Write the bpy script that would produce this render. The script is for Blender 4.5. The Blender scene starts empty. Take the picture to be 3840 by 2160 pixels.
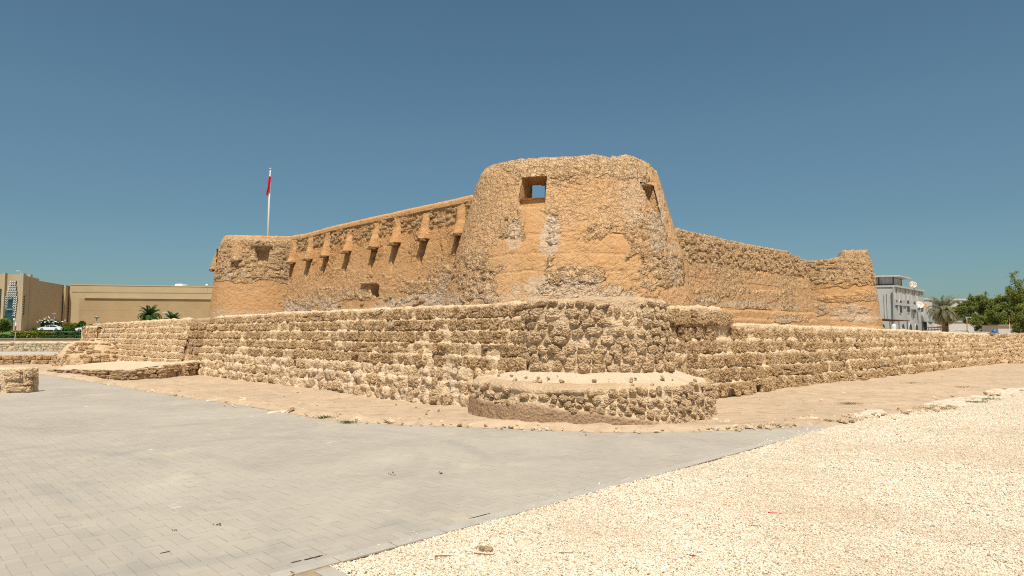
import bpy, bmesh, math, random
import numpy as np
from mathutils import Vector, Matrix

random.seed(7); RNG = np.random.default_rng(7)
SC = bpy.context.scene
COL = SC.collection

# ------------------------------------------------------------------ camera
F = 2450.0; EYE = 1.7; PITCH = math.atan(165.0 / F)
cam_d = bpy.data.cameras.new('camera'); cam = bpy.data.objects.new('camera', cam_d); COL.objects.link(cam)
cam_d.sensor_width = 36.0; cam_d.lens = F / 3840 * 36.0
cam_d.clip_start = 0.1; cam_d.clip_end = 9000
cam.location = (0, 0, EYE); cam.rotation_euler = (math.pi / 2 + PITCH, 0, 0)
SC.camera = cam

# ------------------------------------------------------------------ light
SUN_EL = math.radians(62); SUN_AZ = math.atan2(-1.0, 0.02)
sdir = Vector((math.cos(SUN_EL) * math.cos(SUN_AZ), math.cos(SUN_EL) * math.sin(SUN_AZ), math.sin(SUN_EL)))
sl = bpy.data.lights.new('sun', 'SUN'); sl.energy = 5.0; sl.angle = math.radians(0.53); sl.color = (1.0, 0.925, 0.82)
so = bpy.data.objects.new('sun', sl); COL.objects.link(so)
so.rotation_euler = sdir.to_track_quat('Z', 'Y').to_euler()

W = bpy.data.worlds.new('World'); SC.world = W; W.use_nodes = True
nt = W.node_tree; nt.nodes.clear()
sky = nt.nodes.new('ShaderNodeTexSky'); sky.sky_type = 'NISHITA'; sky.sun_disc = False
sky.sun_elevation = SUN_EL; sky.sun_rotation = math.atan2(sdir.x, sdir.y)
sky.air_density = 1.0; sky.dust_density = 1.0; sky.ozone_density = 2.0
tc = nt.nodes.new('ShaderNodeTexCoord'); sep = nt.nodes.new('ShaderNodeSeparateXYZ')
nt.links.new(tc.outputs['Generated'], sep.inputs[0])
ramp = nt.nodes.new('ShaderNodeValToRGB')
SKYR = [(0.0, (0.49, 0.655, 0.68)), (0.08, (0.48, 0.63, 0.645)), (0.16, (0.51, 0.65, 0.63)), (0.28, (0.61, 0.745, 0.69)), (0.45, (0.61, 0.79, 0.725)), (1.0, (0.66, 0.80, 0.74))]
while len(ramp.color_ramp.elements) < len(SKYR): ramp.color_ramp.elements.new(0.5)
for e, (p, c) in zip(ramp.color_ramp.elements, SKYR): e.position = p; e.color = (*c, 1)
nt.links.new(sep.outputs['Z'], ramp.inputs[0])
mul = nt.nodes.new('ShaderNodeMixRGB'); mul.blend_type = 'MULTIPLY'; mul.inputs[0].default_value = 1.0
nt.links.new(sky.outputs[0], mul.inputs[1]); nt.links.new(ramp.outputs[0], mul.inputs[2])
bg = nt.nodes.new('ShaderNodeBackground'); bg.inputs[1].default_value = 0.10
wo = nt.nodes.new('ShaderNodeOutputWorld')
nt.links.new(mul.outputs[0], bg.inputs[0]); nt.links.new(bg.outputs[0], wo.inputs[0])
SC.view_settings.view_transform = 'Standard'; SC.view_settings.look = 'None'
SC.view_settings.exposure = 0.18; SC.view_settings.gamma = 1.0; SC.view_settings.use_curve_mapping = False
SC.render.engine = 'CYCLES'
SC.cycles.max_bounces = 6; SC.cycles.diffuse_bounces = 3; SC.cycles.use_denoising = False; SC.cycles.pixel_filter_type = 'BLACKMAN_HARRIS'; SC.cycles.filter_width = 1.1

# ------------------------------------------------------------------ photo geometry helpers
CP, SP = math.cos(PITCH), math.sin(PITCH)
def ray(px, py):
    u = (px - 1920) / F; v = -(py - 1080) / F
    return Vector((u, CP - v * SP, SP + v * CP))
def gp(px, py, z=0.0):
    d = ray(px, py); t = (z - EYE) / d.z
    return Vector((d.x * t, d.y * t, z))
def at(px, py, Y):
    d = ray(px, py); t = Y / d.y
    return Vector((d.x * t, Y, EYE + d.z * t))
def on_plane(px, py, n, c):
    """point where the ray meets the vertical plane n.xy = c"""
    d = ray(px, py); t = c / (n[0] * d.x + n[1] * d.y)
    return Vector((d.x * t, d.y * t, EYE + d.z * t))
def proj(P):
    x = P[:, 0]; y = P[:, 1]; z = P[:, 2] - EYE
    fw = y * CP + z * SP; up = -y * SP + z * CP
    fw = np.where(fw < 0.1, 0.1, fw)
    return 1920 + F * x / fw, 1080 - F * up / fw

# ------------------------------------------------------------------ noise (numpy)
def _h(ix, iy, iz, seed):
    h = (ix.astype(np.uint32) * np.uint32(374761393) + iy.astype(np.uint32) * np.uint32(668265263)
         + iz.astype(np.uint32) * np.uint32(2147483647) + np.uint32((seed * 1274126177) & 0xffffffff))
    h = (h ^ (h >> np.uint32(13))) * np.uint32(1274126177)
    h = (h ^ (h >> np.uint32(16))) * np.uint32(2246822519)
    h = h ^ (h >> np.uint32(15))
    return h.astype(np.float64) / 4294967295.0
def vnoise(P, seed=0):
    I = np.floor(P); f = P - I; I = I.astype(np.int64)
    f = f * f * (3 - 2 * f)
    r = 0
    for dx in (0, 1):
        wx = f[:, 0] if dx else 1 - f[:, 0]
        for dy in (0, 1):
            wy = f[:, 1] if dy else 1 - f[:, 1]
            for dz in (0, 1):
                wz = f[:, 2] if dz else 1 - f[:, 2]
                r = r + wx * wy * wz * _h(I[:, 0] + dx, I[:, 1] + dy, I[:, 2] + dz, seed)
    return r * 2 - 1
def fbm(P, octv=4, seed=0, gain=0.5):
    a = 1.0; s = 0; n = 0; Q = P.copy()
    for o in range(octv):
        s = s + a * vnoise(Q, seed + o * 17); n += a; a *= gain; Q = Q * 2.03 + 11.3
    return s / n * 1.5
def worley(P, seed=0, jit=0.9):
    I = np.floor(P).astype(np.int64); f = P - I
    F1 = np.full(len(P), 9.0); F2 = np.full(len(P), 9.0); ID = np.zeros(len(P))
    for dx in (-1, 0, 1):
        for dy in (-1, 0, 1):
            for dz in (-1, 0, 1):
                cx, cy, cz = I[:, 0] + dx, I[:, 1] + dy, I[:, 2] + dz
                a = _h(cx, cy, cz, seed); b = _h(cx, cy, cz, seed + 5); c = _h(cx, cy, cz, seed + 9)
                d = np.sqrt((dx + .5 + (a - .5) * jit - f[:, 0]) ** 2 + (dy + .5 + (b - .5) * jit - f[:, 1]) ** 2
                            + (dz + .5 + (c - .5) * jit - f[:, 2]) ** 2)
                m = d < F1
                F2 = np.where(m, F1, np.minimum(F2, d)); ID = np.where(m, a, ID); F1 = np.where(m, d, F1)
    return F1, F2, ID
def sst(a, b, x):
    t = np.clip((x - a) / (b - a), 0, 1); return t * t * (3 - 2 * t)

# ------------------------------------------------------------------ mesh helpers
def mesh_np(name, V, faces, attrs=None, smooth=True, mats=()):
    """faces: (n,k) int array"""
    me = bpy.data.meshes.new(name)
    V = np.asarray(V, dtype=np.float32); faces = np.asarray(faces, dtype=np.int32)
    n, k = faces.shape
    me.vertices.add(len(V)); me.vertices.foreach_set('co', V.ravel())
    me.loops.add(n * k); me.loops.foreach_set('vertex_index', faces.ravel())
    me.polygons.add(n)
    me.polygons.foreach_set('loop_start', np.arange(0, n * k, k, dtype=np.int32))
    me.polygons.foreach_set('loop_total', np.full(n, k, dtype=np.int32))
    me.polygons.foreach_set('use_smooth', np.full(n, bool(smooth)))
    me.update(calc_edges=True)
    for an, av in (attrs or {}).items():
        a = me.attributes.new(an, 'FLOAT', 'POINT'); a.data.foreach_set('value', np.asarray(av, dtype=np.float32))
    for m in mats: me.materials.append(m)
    return me
def link(name, me, parent=None, mat=None, loc=None):
    o = bpy.data.objects.new(name, me); COL.objects.link(o)
    if parent is not None:
        o.parent = parent
        if loc is None:
            w = world_of(parent); o.location = (-w[0], -w[1], -w[2])   # mesh given in world coordinates
            return_o = o
    if loc is not None: o.location = loc
    if mat is not None and me is not None and not me.materials: me.materials.append(mat)
    return o
def world_of(o):
    p = Vector((0, 0, 0))
    while o is not None:
        p = p + o.location; o = o.parent
    return p
def thing(name, label, cat, loc=(0, 0, 0), group=None):
    o = bpy.data.objects.new(name, None); COL.objects.link(o); o.location = loc
    o.empty_display_size = 0.3
    o['label'] = label; o['category'] = cat
    if group: o['group'] = group
    return o
def tag(o, label=None, cat=None, group=None, kind=None):
    if label: o['label'] = label
    if cat: o['category'] = cat
    if group: o['group'] = group
    if kind: o['kind'] = kind
    return o
class MB:
    """collects simple solids and links them as one mesh"""
    def __init__(s): s.bm = bmesh.new()
    def box(s, c, size, rz=0.0, bev=0.0, rot=None):
        r = bmesh.ops.create_cube(s.bm, size=1.0)
        M = Matrix.Translation(Vector(c)) @ (rot if rot is not None else Matrix.Rotation(rz, 4, 'Z')) @ Matrix.Diagonal((*size, 1))
        bmesh.ops.transform(s.bm, matrix=M, verts=r['verts'])
        if bev:
            es = list({e for v in r['verts'] for e in v.link_edges})
            bmesh.ops.bevel(s.bm, geom=es, offset=bev, segments=2, affect='EDGES', profile=0.5)
        return s
    def prism(s, pts, z0, z1):
        a = [s.bm.verts.new((p[0], p[1], z0)) for p in pts]; b = [s.bm.verts.new((p[0], p[1], z1)) for p in pts]
        n = len(pts)
        for i in range(n):
            s.bm.faces.new((a[i], a[(i + 1) % n], b[(i + 1) % n], b[i]))
        s.bm.faces.new(b); s.bm.faces.new(a[::-1]); return s
    def poly(s, pts):
        s.bm.faces.new([s.bm.verts.new(p) for p in pts]); return s
    def tube(s, pts, rad, seg=8):
        pts = [Vector(p) for p in pts]
        if not hasattr(rad, '__len__'): rad = [rad] * len(pts)
        rings = []
        for i, p in enumerate(pts):
            d = (pts[min(i + 1, len(pts) - 1)] - pts[max(i - 1, 0)]).normalized()
            a = d.cross(Vector((0, 0, 1)))
            if a.length < 1e-3: a = Vector((1, 0, 0))
            a.normalize(); b = d.cross(a)
            rings.append([s.bm.verts.new(p + (a * math.cos(t) + b * math.sin(t)) * rad[i]) for t in [2 * math.pi * k / seg for k in range(seg)]])
        for r0, r1 in zip(rings, rings[1:]):
            for k in range(seg): s.bm.faces.new((r0[k], r0[(k + 1) % seg], r1[(k + 1) % seg], r1[k]))
        s.bm.faces.new(rings[0][::-1]); s.bm.faces.new(rings[-1]); return s
    def lathe(s, c, prof, seg=20, rot=None):
        rings = []
        R = rot if rot is not None else Matrix.Identity(4)
        for r, z in prof:
            rings.append([s.bm.verts.new(Vector(c) + (R @ Vector((r * math.cos(2 * math.pi * k / seg), r * math.sin(2 * math.pi * k / seg), z)))) for k in range(seg)])
        for r0, r1 in zip(rings, rings[1:]):
            for k in range(seg): s.bm.faces.new((r0[k], r0[(k + 1) % seg], r1[(k + 1) % seg], r1[k]))
        if prof[0][0] > 1e-4: s.bm.faces.new(rings[0][::-1])
        if prof[-1][0] > 1e-4: s.bm.faces.new(rings[-1])
        return s
    def build(s, name, mat, parent=None, smooth=False, loc=None):
        bmesh.ops.recalc_face_normals(s.bm, faces=s.bm.faces[:])
        me = bpy.data.meshes.new(name); s.bm.to_mesh(me); s.bm.free()
        if smooth:
            for p in me.polygons: p.use_smooth = True
        me.materials.append(mat)
        return link(name, me, parent, loc=loc)

# ------------------------------------------------------------------ materials
class NT:
    def __init__(s, name, rough=0.95, spec=0.15):
        s.m = bpy.data.materials.new(name); s.m.use_nodes = True; s.t = s.m.node_tree
        s.b = s.t.nodes['Principled BSDF']; s.b.inputs['Roughness'].default_value = rough
        s.b.inputs['Specular IOR Level'].default_value = spec
    def n(s, t, **k):
        nd = s.t.nodes.new(t)
        for a, v in k.items(): setattr(nd, a, v)
        return nd
    def l(s, a, b): s.t.links.new(a, b)
    def pos(s):
        if not hasattr(s, '_p'): s._p = s.n('ShaderNodeNewGeometry').outputs['Position']
        return s._p
    def obj(s):
        return s.n('ShaderNodeTexCoord').outputs['Object']
    def scale(s, v, sc):
        nd = s.n('ShaderNodeVectorMath', operation='MULTIPLY'); s.l(v, nd.inputs[0]); nd.inputs[1].default_value = sc
        return nd.outputs[0]
    def noise(s, sc, detail=4, rough=0.55, vec=None, dist=0.0):
        nd = s.n('ShaderNodeTexNoise'); nd.inputs['Scale'].default_value = sc; nd.inputs['Detail'].default_value = detail
        nd.inputs['Roughness'].default_value = rough; nd.inputs['Distortion'].default_value = dist
        s.l(vec if vec is not None else s.pos(), nd.inputs['Vector']); return nd.outputs['Fac']
    def voro(s, sc, feature='F1', vec=None, out='Distance'):
        nd = s.n('ShaderNodeTexVoronoi', feature=feature); nd.inputs['Scale'].default_value = sc
        s.l(vec if vec is not None else s.pos(), nd.inputs['Vector']); return nd.outputs[out]
    def ramp(s, fac, stops):
        nd = s.n('ShaderNodeValToRGB'); el = nd.color_ramp.elements
        while len(el) < len(stops): el.new(0.5)
        for e, (p, c) in zip(el, stops):
            e.position = p; e.color = (*c, 1) if len(c) == 3 else c
        s.l(fac, nd.inputs[0]); return nd.outputs[0]
    def rr(s, fac, a, b):
        nd = s.n('ShaderNodeMapRange'); nd.inputs['From Min'].default_value = a; nd.inputs['From Max'].default_value = b
        s.l(fac, nd.inputs['Value']); return nd.outputs[0]
    def mix(s, f, a, b, mode='MIX'):
        nd = s.n('ShaderNodeMixRGB', blend_type=mode)
        for i, v in ((0, f), (1, a), (2, b)):
            if hasattr(v, 'links') or hasattr(v, 'is_linked'): s.l(v, nd.inputs[i])
            elif isinstance(v, (int, float)): nd.inputs[i].default_value = v if i == 0 else (v, v, v, 1)
            else: nd.inputs[i].default_value = (*v, 1)
        return nd.outputs[0]
    def math(s, op, a, b=0.0):
        nd = s.n('ShaderNodeMath', operation=op)
        for i, v in ((0, a), (1, b)):
            if isinstance(v, (int, float)): nd.inputs[i].default_value = v
            else: s.l(v, nd.inputs[i])
        return nd.outputs[0]
    def attr(s, name):
        nd = s.n('ShaderNodeAttribute'); nd.attribute_name = name; return nd.outputs['Fac']
    def orand(s): return s.n('ShaderNodeObjectInfo').outputs['Random']
    def color(s, c):
        if isinstance(c, tuple): s.b.inputs['Base Color'].default_value = (*c, 1)
        else: s.l(c, s.b.inputs['Base Color'])
        return s
    def bump(s, h, dist=0.02, strength=1.0, prev=None):
        nd = s.n('ShaderNodeBump'); nd.inputs['Distance'].default_value = dist; nd.inputs['Strength'].default_value = strength
        s.l(h, nd.inputs['Height'])
        if prev is not None: s.l(prev, nd.inputs['Normal'])
        s.l(nd.outputs[0], s.b.inputs['Normal']); return nd.outputs[0]

def flat(name, c, rough=0.7, spec=0.3, metal=0.0, var=0.12, sc=3.0, bump=0.0):
    t = NT(name, rough, spec)
    n = t.noise(sc, 5)
    t.color(t.mix(t.rr(n, 0.3, 0.7), tuple(x * (1 - var) for x in c), tuple(min(1, x * (1 + var)) for x in c)))
    t.b.inputs['Metallic'].default_value = metal
    if bump: t.bump(t.noise(sc * 12, 3), bump)
    return t.m

def m_fort():
    t = NT('fort_plaster')
    n1 = t.noise(0.9, 5); n2 = t.noise(7, 5); n3 = t.noise(30, 3)
    pl = t.mix(t.rr(n1, .35, .68), (0.525, 0.305, 0.140), (0.62, 0.375, 0.182))
    pl = t.mix(t.rr(n2, .3, .75), pl, (0.50, 0.295, 0.145))
    rb = t.mix(t.rr(n2, .3, .7), (0.50, 0.32, 0.17), (0.69, 0.47, 0.265))
    rb = t.mix(t.math('MULTIPLY', t.rr(n3, .5, .75), 0.5), rb, (0.33, 0.23, 0.14))
    pl = t.mix(t.math('MULTIPLY', t.rr(t.noise(5.5, 6, .7), .55, .66), .6), pl, (0.38, 0.235, 0.12))
    rb = t.mix(t.math('MULTIPLY', t.rr(t.noise(9, 5, .7), .52, .68), .75), rb, (0.27, 0.175, 0.095))
    c = t.mix(t.attr('rub'), pl, rb)
    c = t.mix(t.math('MULTIPLY', t.rr(t.noise(1.7, 6, .7), .50, .66), .45), c, (0.40, 0.245, 0.125))
    c = t.mix(t.math('MULTIPLY', t.rr(t.noise(2.6, 5, .7), .56, .70), .45), c, (0.66, 0.45, 0.25))
    c = t.mix(t.attr('orange'), c, t.mix(t.rr(n2, .3, .7), (0.49, 0.262, 0.105), (0.575, 0.322, 0.14)))
    c = t.mix(t.attr('pale'), c, t.mix(t.rr(n2, .35, .65), (0.46, 0.37, 0.27), (0.62, 0.51, 0.39)))
    t.color(c)
    h = t.math('ADD', t.math('MULTIPLY', t.noise(4, 5, .62), 1.2), t.math('MULTIPLY', t.noise(20, 2, .5), 0.12))
    wv = t.n('ShaderNodeVectorMath', operation='ADD'); nz = t.n('ShaderNodeTexNoise'); nz.inputs['Scale'].default_value = 2.5; nz.inputs['Detail'].default_value = 4
    t.l(t.pos(), nz.inputs['Vector']); t.l(t.pos(), wv.inputs[0]); t.l(t.scale(nz.outputs['Color'], (.5, .5, .5)), wv.inputs[1])
    ve = t.n('ShaderNodeTexVoronoi', feature='DISTANCE_TO_EDGE'); ve.inputs['Scale'].default_value = 2.9; t.l(wv.outputs[0], ve.inputs['Vector'])
    ve2 = t.n('ShaderNodeTexVoronoi', feature='DISTANCE_TO_EDGE'); ve2.inputs['Scale'].default_value = 7.0; t.l(wv.outputs[0], ve2.inputs['Vector'])
    h = t.math('ADD', h, t.math('ADD', t.math('MULTIPLY', t.rr(ve.outputs['Distance'], 0, .07), .35), t.math('MULTIPLY', t.rr(ve2.outputs['Distance'], 0, .1), .3)))
    rgh = t.math('ADD', .25, t.math('MULTIPLY', t.attr('rub'), .95))
    t.bump(t.math('MULTIPLY', h, rgh), 0.085, .95)
    return t.m
def m_stone(name, dark, light, spot, bump=0.03):
    t = NT(name)
    n = t.noise(4.0, 5); f = t.noise(38, 4, .6)
    r = t.math('ADD', t.math('MULTIPLY', t.orand(), .55), t.math('MULTIPLY', n, .75))
    c = t.mix(t.rr(r, .25, 1.05), dark, light)
    c = t.mix(t.math('MULTIPLY', t.rr(f, .52, .75), .55), c, spot)
    c = t.mix(t.math('MULTIPLY', t.rr(t.noise(1.6, 4), .55, .8), .5), c, (0.72, 0.60, 0.46))
    t.color(c)
    c2 = t.math('MULTIPLY', t.rr(t.noise(10, 4, .75), .51, .60), .75)
    c = t.mix(c2, c, tuple(x * .7 for x in dark)); t.color(c)
    h = t.math('ADD', t.math('MULTIPLY', t.voro(17, 'F1'), .8), t.math('MULTIPLY', t.noise(22, 5, .75), 1.2))
    t.bump(h, bump * 2.5, 1.0)
    return t.m
def m_mortar(name, a, b, paleattr=True):
    t = NT(name)
    n = t.noise(2.0, 6); f = t.noise(24, 4, .6)
    c = t.mix(t.rr(n, .3, .7), a, b)
    c = t.mix(t.math('MULTIPLY', t.rr(f, .5, .75), .45), c, tuple(x * .72 for x in a))
    c = t.mix(t.attr('pale'), c, (0.70, 0.56, 0.41))
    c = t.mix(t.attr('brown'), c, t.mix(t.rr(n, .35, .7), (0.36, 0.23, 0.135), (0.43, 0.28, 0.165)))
    t.color(c)
    h = t.math('ADD', t.math('MULTIPLY', t.noise(13, 6, .75), 1.0), t.math('MULTIPLY', t.voro(20), .5))
    t.bump(h, 0.07, .9)
    return t.m
M = {}
M['fort'] = m_fort()
M['coral'] = m_stone('coral_stone', (0.50, 0.315, 0.155), (0.78, 0.545, 0.31), (0.30, 0.18, 0.085))
M['coral_pale'] = m_stone('pale_coral_stone', (0.64, 0.44, 0.25), (0.88, 0.65, 0.405), (0.38, 0.24, 0.125), .026)
M['mortar'] = m_mortar('wall_mortar', (0.66, 0.475, 0.285), (0.82, 0.62, 0.40))
M['yellow_stone'] = m_stone('yellow_rubble_stone', (0.50, 0.40, 0.24), (0.62, 0.56, 0.44), (0.36, 0.29, 0.19), .015)

def m_sand():
    t = NT('sandy_ground')
    n = t.noise(0.35, 6, .6); m = t.noise(3.0, 6, .6); f = t.noise(45, 3, .6)
    c = t.mix(t.rr(n, .35, .65), (0.555, 0.410, 0.270), (0.455, 0.338, 0.225))
    c = t.mix(t.math('MULTIPLY', t.rr(m, .50, .68), .75), c, (0.35, 0.25, 0.16))
    c = t.mix(t.math('MULTIPLY', t.rr(f, .62, .74), .5), c, (0.28, 0.20, 0.125))
    st = t.noise(5.0, 5, .6, vec=t.scale(t.pos(), (.5, 2.0, 1)))
    c = t.mix(t.math('MULTIPLY', t.rr(st, .5, .7), .45), c, (0.66, 0.51, 0.35))
    c = t.mix(t.attr('green'), c, t.mix(t.rr(m, .4, .6), (0.07, 0.12, 0.02), (0.13, 0.19, 0.035)))
    t.color(c); t.bump(t.math('ADD', t.math('MULTIPLY', t.noise(7, 6, .75), .8), t.math('MULTIPLY', f, .25)), 0.055, .9)
    return t.m
def m_gravel(name='gravel_bed_material'):
    t = NT(name)
    v = t.n('ShaderNodeTexVoronoi'); v.inputs['Scale'].default_value = 80; t.l(t.pos(), v.inputs['Vector'])
    w = t.n('ShaderNodeTexWhiteNoise'); t.l(v.outputs['Position'], w.inputs['Vector'])
    c = t.ramp(w.outputs['Value'], [(0, (0.24, 0.16, 0.09)), (.08, (.36, .25, .14)), (.14, (.62, .49, .34)), (.55, (.70, .58, .43)), (.85, (.74, .64, .51)), (1, (.78, .72, .62))])
    n = t.noise(.5, 6, .6)
    c = t.mix(t.math('MULTIPLY', t.rr(n, .45, .7), .35), c, (0.62, 0.48, 0.33))
    t.color(c); t.bump(v.outputs['Distance'], 0.012, .9)
    return t.m
def m_pebble():
    t = NT('pebble_stone')
    r = t.n('ShaderNodeAttribute'); r.attribute_type = 'INSTANCER'; r.attribute_name = 'prnd'
    c = t.ramp(r.outputs['Fac'], [(0, (.14, .10, .07)), (.04, (.30, .20, .12)), (.08, (.54, .40, .25)), (.20, (.70, .57, .41)), (.70, (.76, .65, .51)), (1, (.80, .73, .63))])
    n = t.noise(.5, 6, .6)
    c = t.mix(t.math('MULTIPLY', t.rr(n, .46, .62), .6), c, (0.56, 0.44, 0.31))
    t.color(c); return t.m
def m_paver():
    t = NT('grey_concrete_paver', .9, .2)
    r = t.math('FRACT', t.math('ADD', t.attr('rnd'), t.orand()))
    c = t.mix(t.rr(r, 0, 1), (0.325, 0.288, 0.238), (0.368, 0.325, 0.270))
    n = t.noise(.45, 6, .6, dist=.6)
    c = t.mix(t.rr(n, .3, .7), c, t.mix(.8, c, (0.455, 0.405, 0.325)))
    f = t.noise(60, 3, .6)
    c = t.mix(t.math('MULTIPLY', t.rr(f, .5, .8), .25), c, (0.27, 0.25, 0.22))
    # tyre marks: circular arcs pressed into the dust
    P = t.n('ShaderNodeSeparateXYZ'); t.l(t.pos(), P.inputs[0])
    def arc(cx, cy, R, w, c, amount, colr, lo, hi, mask_sc):
        dx = t.math('SUBTRACT', P.outputs['X'], cx); dy = t.math('SUBTRACT', P.outputs['Y'], cy)
        d = t.math('SQRT', t.math('ADD', t.math('MULTIPLY', dx, dx), t.math('MULTIPLY', dy, dy)))
        e = t.math('ABSOLUTE', t.math('SUBTRACT', d, R))
        k = t.math('MULTIPLY', t.rr(e, w, w * .35), t.rr(t.noise(mask_sc, 4), lo, hi))
        return t.mix(t.math('MULTIPLY', k, amount), c, colr)
    dark = (0.25, 0.235, 0.215)
    for (cx, cy, R) in ((-9.4, 1.9, 6.9), (-9.4, 1.9, 8.3), (-3.4, 8.6, 2.2), (-3.9, 8.2, 3.6), (-11, 19, 8.5), (-16, -6, 19.2), (-14, -2, 13.2)):
        c = arc(cx, cy, R, .15, c, .30, dark, .44, .60, .7)
    # chalk scuffs
    k = t.math('MULTIPLY', t.rr(t.noise(1.3, 3, vec=t.scale(t.pos(), (1, 1.0, 1))), .66, .72), t.rr(t.noise(9, 4, .7), .5, .62))
    c = t.mix(t.math('MULTIPLY', k, .7), c, (0.66, 0.64, 0.60))
    # wind-blown sand
    k = t.rr(t.noise(1.1, 6, .7), .56, .75)
    c = t.mix(t.math('MULTIPLY', k, .4), c, (0.62, 0.50, 0.36))
    t.color(c); t.bump(f, .004, .6); return t.m
M['sand'] = m_sand(); M['gravel'] = m_gravel(); M['pebble'] = m_pebble(); M['paver'] = m_paver()
M['joint'] = flat('joint_sand', (0.36, 0.27, 0.165), .95, .1, var=.4, sc=3)
M['window_shade'] = flat('shaded_window', (0.045, 0.055, 0.065), .6, .2, var=.2)
M['kerb'] = flat('concrete_kerb', (0.40, 0.365, 0.305), .9, .2, var=.08, sc=5, bump=.004)
M['pathgrey'] = flat('far_grey_paving', (0.43, 0.41, 0.38), .9, .2, var=.07, sc=2)
M['timber'] = flat('weathered_timber', (0.24, 0.165, 0.09), .9, .1, var=.35, sc=5, bump=.01)
M['white_metal'] = flat('white_painted_metal', (0.72, 0.72, 0.70), .5, .4, var=.05)
M['grey_metal'] = flat('grey_galvanised_metal', (0.42, 0.44, 0.45), .5, .5, var=.1)
M['rust'] = flat('rusty_metal', (0.15, 0.075, 0.045), .9, .2, var=.5, sc=8)
M['dark'] = flat('dark_opening', (0.03, 0.028, 0.025), .8, .2)
M['bark'] = flat('bark', (0.16, 0.11, 0.07), .95, .1, var=.4, sc=9, bump=.03)
M['asphalt'] = flat('asphalt', (0.25, 0.24, 0.225), .9, .2, var=.1)

# ------------------------------------------------------------------ sweeps: ground path x profile
class Line:
    def __init__(s, A, B):
        s.A = np.array(A[:2], float); s.B = np.array(B[:2], float); d = s.B - s.A; s.L = float(np.linalg.norm(d)); s.d = d / s.L
        s.n = np.array((s.d[1], -s.d[0]))
        mid = (s.A + s.B) / 2
        if np.dot(s.n, -mid) < 0: s.n = -s.n      # faces the photographer's side
    def ev(s, S):
        O = s.A[None] + S[:, None] * s.d[None]; return O, np.repeat(s.n[None], len(S), 0)
class Arc:
    def __init__(s, C, rref, a0, a1):
        s.C = np.array(C[:2], float); s.r = rref; s.a0 = a0; s.a1 = a1; s.L = abs(a1 - a0) * rref
    def ev(s, S):
        a = s.a0 + (s.a1 - s.a0) * S / s.L
        return np.repeat(s.C[None], len(S), 0), np.stack([np.cos(a), np.sin(a)], 1)
class Poly:
    def __init__(s, pts, side=None, smooth=0.25):
        P = np.array([p[:2] for p in pts], float); s.P = P; seg = np.diff(P, axis=0); l = np.linalg.norm(seg, axis=1)
        s.c = np.concatenate([[0], np.cumsum(l)]); s.L = float(s.c[-1]); d = seg / l[:, None]
        n = np.stack([d[:, 1], -d[:, 0]], 1)
        if side is None: side = 1 if np.dot(n.mean(0), -P.mean(0)) > 0 else -1
        s.nn = n * side; s.sm = smooth
    def ev(s, S):
        x = np.interp(S, s.c, s.P[:, 0]); y = np.interp(S, s.c, s.P[:, 1])
        N = np.zeros((len(S), 2))
        for k in (-1, -.5, 0, .5, 1):
            i = np.clip(np.searchsorted(s.c, np.clip(S + k * s.sm, 0, s.L - 1e-6), side='right') - 1, 0, len(s.nn) - 1); N += s.nn[i]
        N /= np.linalg.norm(N, axis=1)[:, None]
        return np.stack([x, y], 1), N
def resample(prof, dt):
    P = np.array(prof, float); l = np.linalg.norm(np.diff(P, axis=0), axis=1); c = np.concatenate([[0], np.cumsum(l)])
    out = [0.0]
    for i in range(len(l)):
        n = max(1, int(math.ceil(l[i] / dt))); out += list(c[i] + l[i] * (np.arange(1, n + 1) / n))
    T = np.array(out); return np.stack([np.interp(T, c, P[:, 0]), np.interp(T, c, P[:, 1])], 1)
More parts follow.
